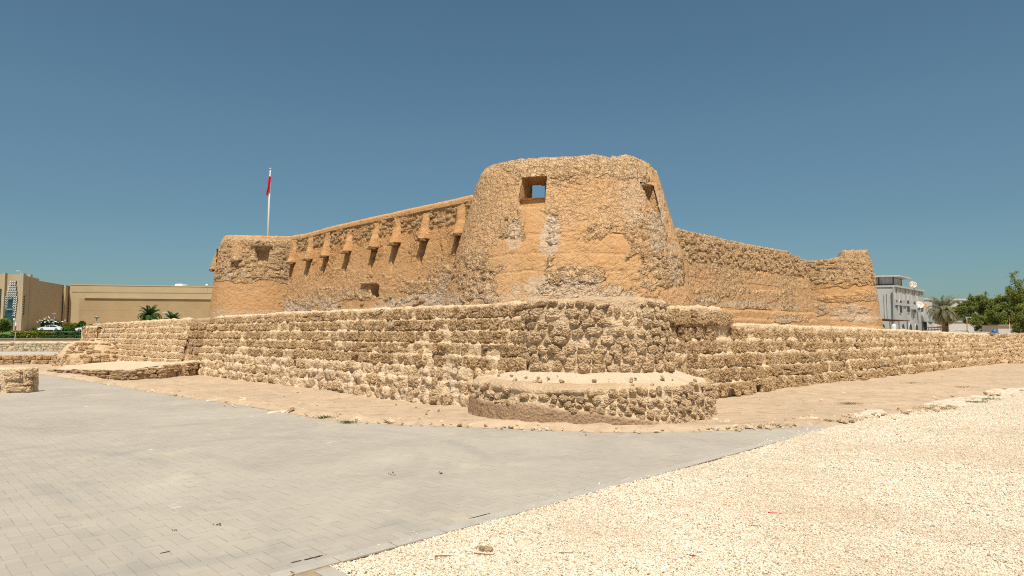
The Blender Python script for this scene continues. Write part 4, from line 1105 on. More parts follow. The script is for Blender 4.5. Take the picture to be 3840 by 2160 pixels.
# curtain walls ------------------------------------------------------------
nl = Vector((NL[0], NL[1], 0)); nr_ = Vector((NR[0], NR[1], 0))
CL_C = -16.5; HL = 6.86
cA = on_plane(1830, 1245, NL, CL_C); cB = on_plane(1092, 1245, NL, CL_C)
pathCL = Line(cA, cB)
TL = [(1100, 886), (1150, 879), (1241, 853), (1399, 817), (1585, 776), (1700, 752), (1772, 735)]
CL_EL = [(1450, 800, 420, 32, .0)]
cl_top = np.array(TL, float)
CH = []
for (px_, pyb_, pyt_, wpx_, tb_) in HD:
    B_ = on_plane(px_ + 6, pyb_, NL, CL_C + .12); CH.append((math.hypot(B_.x - cA.x, B_.y - cA.y), B_.z))
def curt_l(P, S, z, out):
    px, py = proj(P); ty = np.interp(px, cl_top[:, 0], cl_top[:, 1]); hpx = (1245 - ty)
    t = (py - ty) / hpx                       # 0 at the coping, about 1 at the ground
    n = fbm(P * .8, 4, 131)
    rub = np.full(len(P), .22) + .3 * (n > .1)
    rub = np.where((t > .035) & (t < .16), .85, rub); rub = np.where(t < .04, .05, rub)
    rub = np.where((t > .16) & (t < .40), .12 + .5 * (n > .32), rub)
    rub = painted(P, [(1310, 1103, 50, 18, .95), (1370, 1105, 40, 16, .9), (1560, 1080, 60, 22, .9), (1680, 1050, 60, 50, .85), (1150, 1130, 60, 30, .85), (1230, 1110, 60, 30, .7), (1390, 1145, 90, 22, .0), (1560, 1140, 60, 14, .05), (1450, 1010, 120, 40, .1), (1650, 1130, 60, 20, .5)], rub)
    h, att = skin(P, rub)
    h = h + np.where(t < .04, .05, 0)          # overhanging coping
    a = sst(1388, 1391, px) * sst(1420, 1417, px) * sst(1065, 1067, py) * sst(1113, 1111, py)
    h = np.where(a > .5, -.7, h)
    for (s0_, zb_) in CH:  # tapered groove added below each hood to lengthen its shadow
        t_ = np.clip((z - (zb_ - 1.15)) / 1.15, 0, 1); k = (t_ > .02) & (z < zb_ + .25) & (S < s0_ + .22) & (S > s0_ + .22 - .46 * t_) & (out > -.1)
        h = np.where(k, -.08 - .30 * t_, h)
    pale = painted(P, [(1110, 1160, 55, 30, .8), (1240, 1150, 40, 24, .8), (1440, 1155, 80, 14, .6), (1500, 1130, 60, 18, .8), (1590, 1118, 70, 18, .85), (1640, 1135, 60, 18, .8), (1690, 1080, 40, 50, .5), (1200, 1130, 50, 15, .4)])
    orange = np.clip(sst(.75, .2, t) * (.75 + .4 * n), 0, 1) * .95
    return h, {'rub': att, 'pale': pale * (out > -.3), 'orange': orange * (1 - sst(.8, 1, rub))}
pr = [(.75, -.2), (.62, 1.0), (.45, 2.6), (.2, 4.8), (.06, 6.3), (.02, 6.8), (-.05, 6.86), (-.55, 6.86), (-.6, 5.2), (-3, 5.2)]
curt = sweep('curtain_wall', pathCL, pr, .05, .045, curt_l, M['fort'], fort, trace=TL, tpow=4, ztop=6.86)
w0, w1 = on_plane(1378, 1064, NL, CL_C), on_plane(1424, 1061, NL, CL_C)
slab('window_lintel', w0 + nl * .28, w1 + nl * .28, .3, .07, M['lintel'], fort, .02)
st = Stones()
def line_scatter(path, n, zf, off, wr, hr, z0, z1, ok=None, zm=lambda s: 1.0):
    k = 0
    while k < n:
        s_ = rt.uniform(0, path.L); z = rt.uniform(z0, z1) * zm(s_); O, N = path.ev(np.array([s_])); N = Vector((N[0, 0], N[0, 1], 0))
        P = Vector((O[0, 0], O[0, 1], 0)) + N * (off(z)) + Z3 * z; k += 1
        if ok and not ok(P): continue
        st.add(P, N.cross(Z3), N, Z3, rt.uniform(*wr), .16, rt.uniform(*hr), .15, rt)
offL = lambda z: float(np.interp(z, [p[1] for p in pr[:6]], [p[0] for p in pr[:6]])) - .03
line_scatter(pathCL, 230, None, offL, (.15, .42), (.07, .15), 5.95, 6.6)
def lowL(P): return fbm(np.array([P[:]]) * .8, 3, 140)[0] > .05
line_scatter(pathCL, 110, None, offL, (.12, .35), (.1, .2), 2.4, 3.3, lowL)
st.flush(curt, M['fort_stone'])

# hooded slits ---------------------------------------------------------------
def hood(base_c, N, zb, zt, w, p, name='machicolation', seed=1, timber=True, rubbly=.1):
    """plastered hood: dies into the wall at the top, stands off it at the foot, open below"""
    T = N.cross(Z3); n = 22; m = 13; V = []; att = []
    for i in range(n + 1):
        t = i / n; z = zt + (zb - zt) * t
        pr_ = p * (t ** 1.15) * (1.0 if t < .8 else 1.0) ; ww = w * (.72 + .28 * min(1, t * 1.35))
        for j in range(m + 1):
            u = j / m * 2 - 1; sx = math.copysign(min(1, abs(u) * 1.45), u) ** 1; d = max(0, 1 - abs(u) ** 2.3)
            x = (abs(u) ** .85) * math.copysign(1, u) * ww / 2
            V.append(base_c + T * x + N * (pr_ * d - .03) + Z3 * z)
    rim0 = len(V)
    # under-lip and inner face
    for dz, q in ((-.05, .86), (.35, .7)):
        for j in range(m + 1):
            u = j / m * 2 - 1; d = max(0, 1 - abs(u) ** 2.3); x = (abs(u) ** .85) * math.copysign(1, u) * w / 2 * .86
            V.append(base_c + T * x + N * (p * q * d - .03) + Z3 * (zb + (0 if dz < 0 else dz)))
    V = np.array([v[:] for v in V]); k = len(V)
    V[:rim0] += (np.array(N)[None] * (.035 * fbm(V[:rim0] * 3.5, 3, 150 + seed) + .015 * fbm(V[:rim0] * 10, 3, 151))[:, None])
    V[:, 2] += .03 * fbm(V * 2.2, 3, 160 + seed)
    Fc = [(i * (m + 1) + j, i * (m + 1) + j + 1, (i + 1) * (m + 1) + j + 1, (i + 1) * (m + 1) + j) for i in range(n + 2) for j in range(m)]
    rb = np.clip(rubbly + .5 * fbm(V * 2, 3, 170 + seed), 0, 1)
    o = link(name, mesh_np(name, V, np.array(Fc), {'rub': rb, 'pale': np.zeros(k), 'orange': np.full(k, 1.0) * (1 - rb)}, True, (M['fort'],)), fort)
    if timber:
        slab('timber', base_c + T * (-w * .36) + N * (p * .62) + Z3 * (zb - .035), base_c + T * (w * .36) + N * (p * .62) + Z3 * (zb - .035), .2, .07, M['timber'], o, .02)
    return o
for i, (px, pyb, pyt, wpx, tb) in enumerate(HD):
    B = on_plane(px + 6, pyb, NL, CL_C + .12); Tt = on_plane(px + 18, pyt, NL, CL_C)
    w = .60 + .06 * random.random()
    h_ = hood(Vector((B.x, B.y, 0)) , nl, B.z, min(Tt.z, 6.6), w, .38, seed=i, timber=True, rubbly=.45 if i == 1 else .08)

# left tower ------------------------------------------------------------------
LT = Vector((-15.85, 41.5, 0)); HT = 7.5
ltp = [(3.3, -.2), (3.25, .8), (3.15, 2.0), (3.0, 3.6), (2.82, 5.2), (2.62, 6.7), (2.52, 7.2), (2.4, 7.45), (2.2, 7.5), (1.7, 7.5), (1.65, 6.0), (0, 6.0)]
def lt_h(P, S, z, out):
    n = fbm(P * .7, 4, 201); rub = np.where(z > 4.75 + .3 * n, .92, .06 + .12 * (n > .3)); rub = np.where(z > 7.25, .2, rub)
    rub = painted(P, [(1065, 1120, 30, 30, .8)], rub)
    h, a = skin(P, rub)
    px, py = proj(P); front = (P[:, 1] < LT.y)
    w_ = sst(957, 959, px) * sst(1010, 1008, px) * sst(931, 933, py) * sst(984, 982, py) * front * (out > 1.9)
    h = np.where(w_ > .5, -.45, h)
    pale = painted(P, [(860, 1028, 30, 12, 1.0), (905, 1020, 25, 12, .5), (800, 1020, 18, 16, .7), (850, 1005, 60, 10, .35), (950, 1175, 200, 14, .35)]) * front
    return h, {'rub': a * (z > 4.4) + .1, 'pale': pale, 'orange': np.clip(.45 + n * .5, 0, .8) * (z < 4.8)}
lt = sweep('round_tower', Arc(LT, 3.0, -math.pi, math.pi), ltp, .06, .055, lt_h, M['fort'], fort, closed=True,
           trace=[(820, 892), (833, 884), (885, 881), (960, 883), (1100, 886)], tpow=6, ztop=7.5, tr_lim=.35)
st = Stones()
def okL(P, a): 
    x, y = proj(np.array([P[:]])); return not (950 < x[0] < 1016 and 925 < y[0] < 990)
scatter_round(LT, ltp, None, 250, math.radians(-170), math.radians(-20), 4.95, 7.2, (.16, .5), (.1, .22), okL, -.03)
st.flush(lt, M['fort_stone'])
def on_round(prof, C, px, py): return hit(prof, C, px, py)
a_ = hit(ltp, LT, 940, 921); b_ = hit(ltp, LT, 1022, 923)
slab('window_lintel', a_ + Vector((0, -.02, 0)), b_ + Vector((0, -.02, 0)), .3, .12, M['timber'], fort, .02)
for (px, pyb, pyt) in ((886, 978, 905),):
    B = hit(ltp, LT, px, pyb); N = Vector((B.x - LT.x, B.y - LT.y, 0)).normalized(); Tz = hit(ltp, LT, px, pyt).z
    hood(Vector((B.x, B.y, 0)) - N * .02, N, B.z, Tz, .8, .32, seed=22, rubbly=.5)
a9 = math.radians(-163); N = Vector((math.cos(a9), math.sin(a9), 0)); zb = 5.55
hood(LT + N * (rad_at(ltp, zb)) , N, zb, 6.9, .8, .45, seed=23, rubbly=.35)
a9 = math.radians(-150); N = Vector((math.cos(a9), math.sin(a9), 0))

# right curtain wall -------------------------------------------------------------
CR_C = -13.2; HR = 5.72
dA = on_plane(2440, 1245, NR, CR_C); dB = on_plane(3030, 1245, NR, CR_C)
pathCR = Line(dA, dB)
TRC = [(2500, 848), (2536, 855), (2650, 881), (2760, 906), (2870, 928), (2959, 942), (2962, 968), (3010, 972)]
ctr = np.array(TRC, float)
def curt_r(P, S, z, out):
    px, py = proj(P); ty = np.interp(px, ctr[:, 0], ctr[:, 1]); ty = np.where(px > 2960, ty - 24, ty); t = (py - ty) / (1245 - ty); n = fbm(P * .8, 4, 231)
    rub = np.where(t < .30 + .05 * n, .93, .18 + .5 * (n > .05)); rub = np.where((t > .30) & (t < .45), .3 + .4 * (n > .0), rub)
    rub = np.where(t > .74, .02, rub)
    rub = painted(P, [(2700, 1105, 30, 12, .8), (2960, 1195, 60, 18, .75), (2660, 1100, 60, 22, .7), (2620, 1180, 50, 30, .1), (2840, 1110, 80, 20, .6)], rub)
    h, a = skin(P, rub)
    for q in (.765, .86, .93): h = h + .05 * sst(q - .012, q + .012, t + .02 * fbm(P * 1.2, 3, 232)) * (t > .7)
    pale = painted(P, [(2690, 965, 22, 16, .5), (2640, 1130, 60, 10, .5), (2780, 1140, 80, 8, .6), (2950, 1150, 60, 8, .4), (2960, 1200, 40, 14, .4)])
    return h, {'rub': a, 'pale': pale, 'orange': np.clip(.25 * (t > .74) + .15 * n, 0, .5) * (out > -.3)}
prr = [(.75, -.2), (.6, 1.0), (.4, 2.6), (.15, 4.4), (.05, 5.2), (.02, 5.68), (-.05, 5.72), (-.6, 5.72), (-.62, 4.5), (-3, 4.5)]
curt2 = sweep('curtain_wall', pathCR, prr, .05, .045, curt_r, M['fort'], fort, trace=TRC, tpow=5, ztop=5.72)
st = Stones(); offR = lambda z: float(np.interp(z, [p[1] for p in prr[:6]], [p[0] for p in prr[:6]])) - .03
line_scatter(pathCR, 280, None, offR, (.14, .36), (.09, .2), 4.6, 5.5)
st.flush(curt2, M['fort_stone'])
# right tower ---------------------------------------------------------------------
RT = Vector((20.45, 42.2, 0))
rtp = [(3.12, -.2), (3.05, 1.0), (2.95, 2.4), (2.8, 4.0), (2.62, 5.2), (2.52, 5.9), (2.48, 6.2), (2.4, 6.28), (1.8, 6.28), (1.75, 5.0), (0, 5.0)]
def rt_h(P, S, z, out):
    n = fbm(P * .7, 4, 241); rub = np.where(z > 4.55 + .35 * n, .93, .1 + .35 * (n > .25)); 
    rub = painted(P, [(3060, 1165, 60, 30, .9), (3130, 1120, 90, 12, .75), (3250, 1110, 40, 20, .7), (3220, 1160, 60, 12, .7)], rub)
    h, a = skin(P, rub)
    for q in (2.55, 2.0): h = h + .05 * sst(q + .03, q - .03, z + .05 * n)
    px, py = proj(P); tr = sst(3160, 3168, px) * (P[:, 1] < RT.y) * sst(5.5, 6.1, z) * (out > 1.9)
    return h - 0.02 * tr, {'rub': a, 'pale': painted(P, [(3200, 1180, 120, 30, .45), (3100, 1040, 60, 12, .3)]), 'orange': np.clip(painted(P, [(3150, 1085, 110, 40, .75), (3240, 1080, 40, 40, .6)]), 0, 1)}
TRT = [(2975, 972), (3010, 980), (3060, 976), (3118, 970), (3120, 965), (3155, 963), (3163, 944), (3168, 937), (3210, 936), (3252, 935), (3262, 950)]
rtow = sweep('round_tower', Arc(RT, 2.7, -math.pi, math.pi), rtp, .06, .055, rt_h, M['fort'], fort, closed=True, trace=TRT, tpow=9, ztop=6.28, tr_lim=.8)
st = Stones(); scatter_round(RT, rtp, None, 240, math.radians(-165), math.radians(-10), 4.7, 6.1, (.14, .5), (.09, .24), lambda P, a: True, -.03)
st.flush(rtow, M['fort_stone'])

# flag on the fort -------------------------------------------------------------------
M['red'] = flat('red_flag_cloth', (0.50, 0.015, 0.03), .8, .2, var=.1); M['white_cloth'] = flat('white_flag_cloth', (0.75, 0.75, 0.77), .8, .2, var=.05)
def draped(name, pts_l, pts_r, mat, parent, n=16, fold=.06):
    """cloth hanging limp in folds between two edge curves"""
    V = []; L = len(pts_l); m = 10
    for i in range(n + 1):
        t = i / n * (L - 1); k = min(int(t), L - 2); f = t - k
        a = pts_l[k].lerp(pts_l[k + 1], f); b = pts_r[k].lerp(pts_r[k + 1], f)
        for j in range(m + 1):
            u = j / m; V.append(a.lerp(b, u) + Vector((0, math.sin(u * 9 + i * .25) * fold, 0)))
    Fc = [(i * (m + 1) + j, i * (m + 1) + j + 1, (i + 1) * (m + 1) + j + 1, (i + 1) * (m + 1) + j) for i in range(n) for j in range(m)]
    o = link(name, mesh_np(name, np.array([v[:] for v in V]), np.array(Fc), None, True, (mat,)), parent)
    sd = o.modifiers.new('thickness', 'SOLIDIFY'); sd.thickness = .02
    return o
FY = 47.0
p0 = at(1004, 886, FY); p1 = at(1014, 636, FY)
fp = thing('flagpole', 'tall white flagpole with limp red and white flag behind the left tower', 'flagpole', (p0.x, FY, 0))
mb = MB(); mb.tube([(p0.x, FY, 5.5), (p0.x * .5 + p1.x * .5 , FY, (p0.z + p1.z) / 2), (p0.x + (p1.x - p0.x) * .98, FY, p1.z)], [.085, .07, .045], 10); mb.build('pole', M['white_metal'], fp, smooth=True)
mb = MB(); mb.lathe((p1.x, FY, p1.z), [(.0, -.02), (.09, .02), (.1, .07), (.05, .12), (0, .13)], 12); mb.build('finial', M['grey_metal'], fp, smooth=True)
flag = thing('flag', 'red and white flag hanging limp from the tall pole on the fort', 'flag', (p1.x, FY - .1, p1.z))
Lp = [at(1013, 642, FY - .12), at(1008, 662, FY - .12)]; Rp = [at(1016, 642, FY - .12), at(1016, 664, FY - .12)]
draped('white_part', Lp, Rp, M['white_cloth'], flag, 8, .04)
Lp = [at(1008, 661, FY - .13), at(1003, 684, FY - .13), at(1004, 700, FY - .13), at(1000, 720, FY - .13), at(1000, 733, FY - .13)]; Rp = [at(1016, 661, FY - .13), at(1015.5, 684, FY - .13), at(1012, 704, FY - .13), at(1006, 722, FY - .13), at(1001.5, 733, FY - .13)]
draped('red_part', Lp, Rp, M['red'], flag, 18, .06)

# ------------------------------------------------------------------ vegetation builders
def m_leaf(name, a, b, trans=.25):
    t = NT(name, .6, .25)
    r = t.noise(1.3, 3); q = t.n('ShaderNodeTexWhiteNoise'); t.l(t.scale(t.pos(), (5.1, 4.7, 6.3)), q.inputs['Vector'])
    c = t.mix(t.math('ADD', t.math('MULTIPLY', t.rr(r, .3, .7), .6), t.math('MULTIPLY', t.noise(9, 2), .5)), a, b)
    t.color(c)
    if trans:
        tr = t.n('ShaderNodeBsdfTranslucent'); t.l(c, tr.inputs[0]); ms = t.n('ShaderNodeMixShader'); ms.inputs[0].default_value = trans
        t.l(t.b.outputs[0], ms.inputs[1]); t.l(tr.outputs[0], ms.inputs[2]); t.l(ms.outputs[0], t.t.nodes['Material Output'].inputs[0])
    return t.m
M['leaf_olive'] = m_leaf('olive_green_leaves', (0.12, 0.155, 0.03), (0.27, 0.31, 0.07))
M['leaf_green'] = m_leaf('green_leaves', (0.03, 0.085, 0.015), (0.08, 0.17, 0.03))
M['leaf_yellow'] = m_leaf('yellow_green_leaves', (0.16, 0.19, 0.02), (0.30, 0.28, 0.03))
M['leaf_dark'] = m_leaf('dark_green_leaves', (0.02, 0.05, 0.012), (0.05, 0.10, 0.02))
M['leaf_palm'] = m_leaf('dusty_palm_leaves', (0.17, 0.18, 0.09), (0.34, 0.34, 0.19), .15)
M['leaf_dry'] = m_leaf('dry_palm_leaves', (0.26, 0.20, 0.11), (0.40, 0.32, 0.19), .15)
M['petal'] = flat('white_petals', (0.80, 0.78, 0.72), .7, .2, var=.05)
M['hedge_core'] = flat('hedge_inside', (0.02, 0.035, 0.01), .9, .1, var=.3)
def leaves(name, C, N, mat, parent, size=(.12, .05), rng=None, droop=0.0):
    """many small folded leaf faces at the points C"""
    rng = rng or RNG; n = len(C)
    d = rng.normal(size=(n, 3)); d[:, 2] = d[:, 2] * .7 - droop; d /= np.linalg.norm(d, axis=1)[:, None]
    u = np.cross(d, rng.normal(size=(n, 3))); u /= np.linalg.norm(u, axis=1)[:, None] + 1e-9
    L = size[0] * rng.uniform(.6, 1.4, n)[:, None]; w = size[1] * rng.uniform(.6, 1.4, n)[:, None]
    V = np.stack([C, C + d * L * .5 + u * w, C + d * L, C + d * L * .5 - u * w], 1).reshape(-1, 3)
    f = np.arange(n * 4).reshape(-1, 4)
    return link(name, mesh_np(name, V, f, None, False, (mat,)), parent)
def blob_points(rng, c, r, n, shell=.75):
    d = rng.normal(size=(n, 3)); d /= np.linalg.norm(d, axis=1)[:, None]
    rad = rng.uniform(0, 1, n) ** (1 / 3.0); rad = shell * np.maximum(rad, .55) + (1 - shell) * rad
    return np.array(c) + d * rad[:, None] * np.array(r)
def bush(name, label, cat, c, r, n, mat, size, seed, stem=True, group=None, lumps=9):
    rng = np.random.default_rng(seed); th = thing(name, label, cat, (c[0], c[1], c[2] - r[2]), group)
    P = []
    for k in range(lumps):
        d = rng.normal(size=3); d /= np.linalg.norm(d); q = np.array(c) + d * np.array(r) * rng.uniform(.3, .7); s_ = rng.uniform(.35, .55)
        P.append(blob_points(rng, q, np.array(r) * s_, n // lumps))
    P = np.concatenate(P); P = P[P[:, 2] > c[2] - r[2] * 1.0]
    leaves('crown', P, None, mat, th, size, rng)
    if stem:
        mb = MB()
        for k in range(4):
            a = rng.uniform(0, 6.28); mb.tube([(c[0] + .1 * math.cos(a), c[1] + .1 * math.sin(a), c[2] - r[2]), (c[0] + r[0] * .25 * math.cos(a), c[1] + r[1] * .25 * math.sin(a), c[2] - r[2] * .3), (c[0] + r[0] * .5 * math.cos(a), c[1] + r[1] * .5 * math.sin(a), c[2] + r[2] * .3)], [.06, .045, .02], 6)
        mb.build('trunk', M['bark'], th)
    return th
def tree(label, base, trunk_h, blobs, n, mat, size, seed, cat='tree', group=None, lean=(0, 0), name='tree', sprays=()):
    rng = np.random.default_rng(seed); th = thing(name, label, cat, tuple(base), group); B = Vector(base)
    mb = MB(); top = B + Vector((lean[0], lean[1], trunk_h))
    mb.tube([B, B.lerp(top, .5) + Vector((.08, 0, 0)), top], [.2, .15, .12], 8)
    blobs = [(b[0], b[1], b[2] + .12, b[3] * 1.18, b[4] * 1.1, b[5] * 1.22) for b in blobs]; n = int(n * 1.5)
    P = []; tot = sum(b[3] * b[4] * b[5] for b in blobs)
    for (dx, dy, dz, rx, ry, rz) in blobs:
        c = B + Vector((dx, dy, dz)); m = c.lerp(top, .5) + Vector((rng.normal() * .2, rng.normal() * .2, -.1))
        mb.tube([top - Z3 * .2, m, c, c + Vector((rng.normal() * rx * .5, rng.normal() * ry * .5, rz * .6))], [.1, .06, .035, .015], 6)
        k = max(60, int(n * rx * ry * rz / tot)); sub = max(3, k // 260)
        for q in range(sub):
            d = rng.normal(size=3); d /= np.linalg.norm(d); cc = np.array(c[:]) + d * np.array((rx, ry, rz)) * rng.uniform(.25, .85)
            P.append(blob_points(rng, cc, np.array((rx, ry, rz)) * rng.uniform(.15, .34), k // sub, .5))
            if q % 3 == 0: mb.tube([c, Vector(cc)], [.03, .012], 4)
    for (a, b, cnt) in sprays:       # long thin feathery shoots
        a = B + Vector(a); b = B + Vector(b); mb.tube([a, a.lerp(b, .5) + Vector((.05, 0, .1)), b], [.04, .025, .01], 5)
        t = rng.uniform(.1, 1, cnt)[:, None]; P.append(np.array(a[:]) * (1 - t) + np.array(b[:]) * t + rng.normal(size=(cnt, 3)) * .16 * (1.25 - t))
    mb.build('trunk', M['bark'], th)
    leaves('crown', np.concatenate(P), None, mat, th, size, rng)
    return th
def palm(label, base, th_, fl, nf, mat, seed, group=None, tr=.3, dry=0, up=.2, width=.035, nl=46):
    rng = np.random.default_rng(seed); t_ = thing('palm_tree', label, 'palm tree', tuple(base), group); B = Vector(base)
    mb = MB(); prof = []
    k = max(4, int(th_ / .18))
    for i in range(k + 1): prof += [(tr * (1.0 - .15 * i / k), th_ * i / k), (tr * (.86 - .12 * i / k), th_ * (i + .7) / k)]
    mb.lathe(B, prof, 12); mb.build('trunk', M['bark'], t_)
    def fronds(name, cnt, mt, e0, e1, L):
        V = []; Fc = []
        for q in range(cnt):
            az = 2.399 * q + rng.normal() * .15; el = e0 + (e1 - e0) * (q + .5) / cnt + rng.normal() * .07; ln = L * rng.uniform(.85, 1.1)
            H = Vector((math.cos(az), math.sin(az), 0)); p = B + Z3 * th_; sp = [p.copy()]; e = el
            for i in range(9):
                e -= (.05 + .035 * i) * (1.25 if el < .9 else .6); p = p + (H * math.cos(e) + Z3 * math.sin(e)) * ln / 9; sp.append(p.copy())
            sd = H.cross(Z3)
            for i in range(9):                      # midrib
                b_ = len(V); w = .03 * (1 - i / 10)
                V += [sp[i] - sd * w, sp[i] + sd * w, sp[i + 1] + sd * w, sp[i + 1] - sd * w]; Fc.append((b_, b_ + 1, b_ + 2, b_ + 3))
            for i in range(nl):                     # leaflets
                f = .12 + .88 * (i / nl); x = f * 9; a = min(int(x), 8); c = sp[a].lerp(sp[a + 1], x - a); tg = (sp[a + 1] - sp[a]).normalized(); up_ = sd.cross(tg)
                ll = ln * .2 * math.sin(math.pi * min(1, .12 + f * .86)) + .08
                for sg in (1, -1):
                    d = (tg * .75 + sd * sg * .75 + up_ * (-.25 if up_.z > 0 else .25) + Vector(rng.normal(size=3) * .1)).normalized()
                    b_ = len(V); w = up_.cross(d).normalized() * width + tg * width * .5
                    V += [c - w * .5, c + d * ll * .5 + w * .5, c + d * ll + Vector((0, 0, -.04)), c + d * ll * .5 - w * .7]; Fc.append((b_, b_ + 1, b_ + 2, b_ + 3))
        return link(name, mesh_np(name, np.array([v[:] for v in V]), np.array(Fc), None, False, (mt,)), t_)
    fronds('crown', nf, mat, 1.45, up, fl)
    if dry: fronds('dry_fronds', dry, M['leaf_dry'], .1, -.6, fl * .85)
    return t_

# ------------------------------------------------------------------ left background
def tz(y): return .80 + .22 + .80 * float(sst(64, 150, np.array(float(y))))
def rel(px, py, Y): return at(px, py, Y)
M['mall'] = None
def m_render(name, a, b, courses=False):
    t = NT(name, .9, .15); n = t.noise(.25, 5); c = t.mix(t.rr(n, .35, .65), a, b)
    c = t.mix(t.math('MULTIPLY', t.rr(t.noise(1.2, 4, vec=t.scale(t.pos(), (1, 1, .2))), .55, .8), .12), c, tuple(x * .8 for x in a))
    t.color(c); t.bump(t.noise(2.5, 3), .05 if courses else .02)
    return t.m
M['mall'] = m_render('beige_render', (0.42, 0.325, 0.195), (0.45, 0.35, 0.215))
M['mall_dark'] = m_render('ochre_textured_render', (0.345, 0.25, 0.135), (0.38, 0.28, 0.155), True)
M['teal_glass'] = flat('teal_window_glass', (0.015, 0.06, 0.075), .12, .6, var=.2)
M['dark_glass'] = flat('dark_window_glass', (0.05, 0.05, 0.04), .15, .6, var=.2)
mall = thing('shopping_mall', 'large beige windowless shopping mall with pillared entrance and lattice screens', 'building', (-130, 215, 1.8))
YM = 215.0
def mp(px, Y): return Vector(((px - 1920) / F * Y * 1.0023, Y))
def hz(py, Y): return at(1920, py, Y).z
ZB = 1.0
mA = mp(262, 222.0); mB_ = mp(1000, 236.0)             # long wall
wA = mp(118, 196.0); wB = mp(250, 222.0)               # entrance wing
def wallbox(name, a, b, th_, z0, z1, mat, parent):
    d = (b - a).normalized(); n = Vector((d.y, -d.x)); n = n if n.dot(-a) > 0 else -n
    mb = MB(); mb.prism([a, b, b - n * th_, a - n * th_], z0, z1); return mb.build(name, mat, parent)
zt = hz(1069, 222); zt2 = hz(1081, 236)
wallbox('wall', mA, mB_, 30, ZB, zt, M['mall'], mall)
wallbox('parapet', mA + Vector((0, -.12)), mB_ + Vector((0, -.12)), .5, zt - .0, zt + .35, M['mall'], mall)
i0 = mp(303, 222.6); i1 = mp(990, 235.2); zi = hz(1119, 223)
wallbox('textured_panel', i0 + Vector((0, -.3)), i1 + Vector((0, -.3)), 2, ZB, zi, M['mall_dark'], mall)
wallbox('cornice', mp(317, 222.2), mp(990, 234.5), 2, zi + .05, zi + .6, M['mall'], mall)
# panel joints as recessed-looking thin ribs
for k in range(1, 4):
    zz = zi + (zt - zi) * .5 if k == 3 else ZB + (zi - ZB) * k / 3
    o_ = wallbox('panel_joint', (mp(270, 222) if k == 3 else i0) + Vector((0, -.33 if k < 3 else -.04)), (mB_ if k == 3 else i1) + Vector((0, -.33 if k < 3 else -.04)), .04, zz, zz + .1, M['mall_dark'] if k == 3 else M['mall'], mall)
zw = hz(1048, 196)
wallbox('wall', wA, wB, 2, ZB, zw, M['mall'], mall)
wallbox('wall', mp(247, 219.0), mp(263, 224.0), .6, ZB, hz(1069, 219), M['mall'], mall)
for k in range(1, 4):
    zz = ZB + (zw - ZB) * (.22 + .22 * k); wallbox('panel_joint', wA + Vector((-.03, -.05)), wB + Vector((-.03, -.05)), .04, zz, zz + .09, M['mall_dark'], mall)
# entrance block, its front faces the photographer
fA = mp(-75, 188.0); fB = mp(92, 188.0); ze = hz(1031, 190)
wallbox('entrance_block', fA, fB, .5, ZB, ze, M['mall'], mall)
sA = fB + Vector((.0, .3)); sB = wA + Vector((0, 3))
wallbox('entrance_side', sA, sB, .6, ZB, hz(1036, 190), M['mall'], mall)
def pillar(px0, px1, Y, ytop, dep=.9):
    a = mp(px0, Y); b = mp(px1, Y); mb = MB(); mb.prism([a, b, b + Vector((0, dep)), a + Vector((0, dep))], ZB, hz(ytop, Y)); return mb.build('pillar', M['mall'], mall)
pillar(7, 17, 187.1, 1024); pillar(76, 86, 187.1, 1025); pillar(103, 112, 191.6, 1029, .9); pillar(-80, -60, 187.1, 1024)
wallbox('window', mp(-40, 187.6), mp(4, 187.6), .3, ZB, hz(1083, 187.6), M['dark_glass'], mall)
wg = wallbox('window', mp(119.5, 195.9), mp(134, 198.8), .5, ZB, hz(1088, 196), M['dark_glass'], mall)
for q in (.25, .5, .72): wallbox('transom', mp(119.5, 195.8), mp(134, 198.7), .3, ZB + 13 * q, ZB + 13 * q + .25, M['mall_dark'], mall)
# arched teal glazing and zigzag lattice
YL = 187.7
def zig(px0, px1, rows, Y, mat, parent, sk=0.0, Yr=0.0):
    """bands of slanting white fins, the openings between them dark"""
    mb = MB(); mk = MB()
    for (y0, y1, a0, a1, holes) in rows:
        for (h0, h1) in holes:
            xa, xb = mp(h0, Y + Yr * (h0 - px0)), mp(h1, Y + Yr * (h1 - px0)); z0, z1 = hz(y1, Y), hz(y0, Y)
            mk.prism([xa + Vector((0, .12)), xb + Vector((0, .12)), xb + Vector((0, .35)), xa + Vector((0, .35))], z0, z1)
            n = max(2, int((h1 - h0) / 3.4)); w = (xb - xa) / n
            for i in range(n):
                p = xa + w * i; q = xa + w * (i + 1); s_ = 1 if i % 2 else -1; t_ = .36
                a = p if s_ > 0 else q; b = q if s_ > 0 else p
                pts = [(a.x - w.x * t_ * .5, a.y - .1, z0), (a.x + w.x * t_ * .5, a.y - .1, z0), (b.x + w.x * t_ * .5, b.y - .1, z1), (b.x - w.x * t_ * .5, b.y - .1, z1)]
                v = [mb.bm.verts.new(x) for x in pts] + [mb.bm.verts.new((x[0], x[1] + .22, x[2])) for x in pts]
                for f in ((0, 1, 2, 3), (7, 6, 5, 4), (0, 4, 5, 1), (1, 5, 6, 2), (2, 6, 7, 3), (3, 7, 4, 0)): mb.bm.faces.new([v[x] for x in f])
    b_ = mk.build('lattice_opening', M['dark'], parent); f_ = mb.build('lattice_screen', M['white_metal'], parent); f_['kind'] = 'stuff'
rows = []
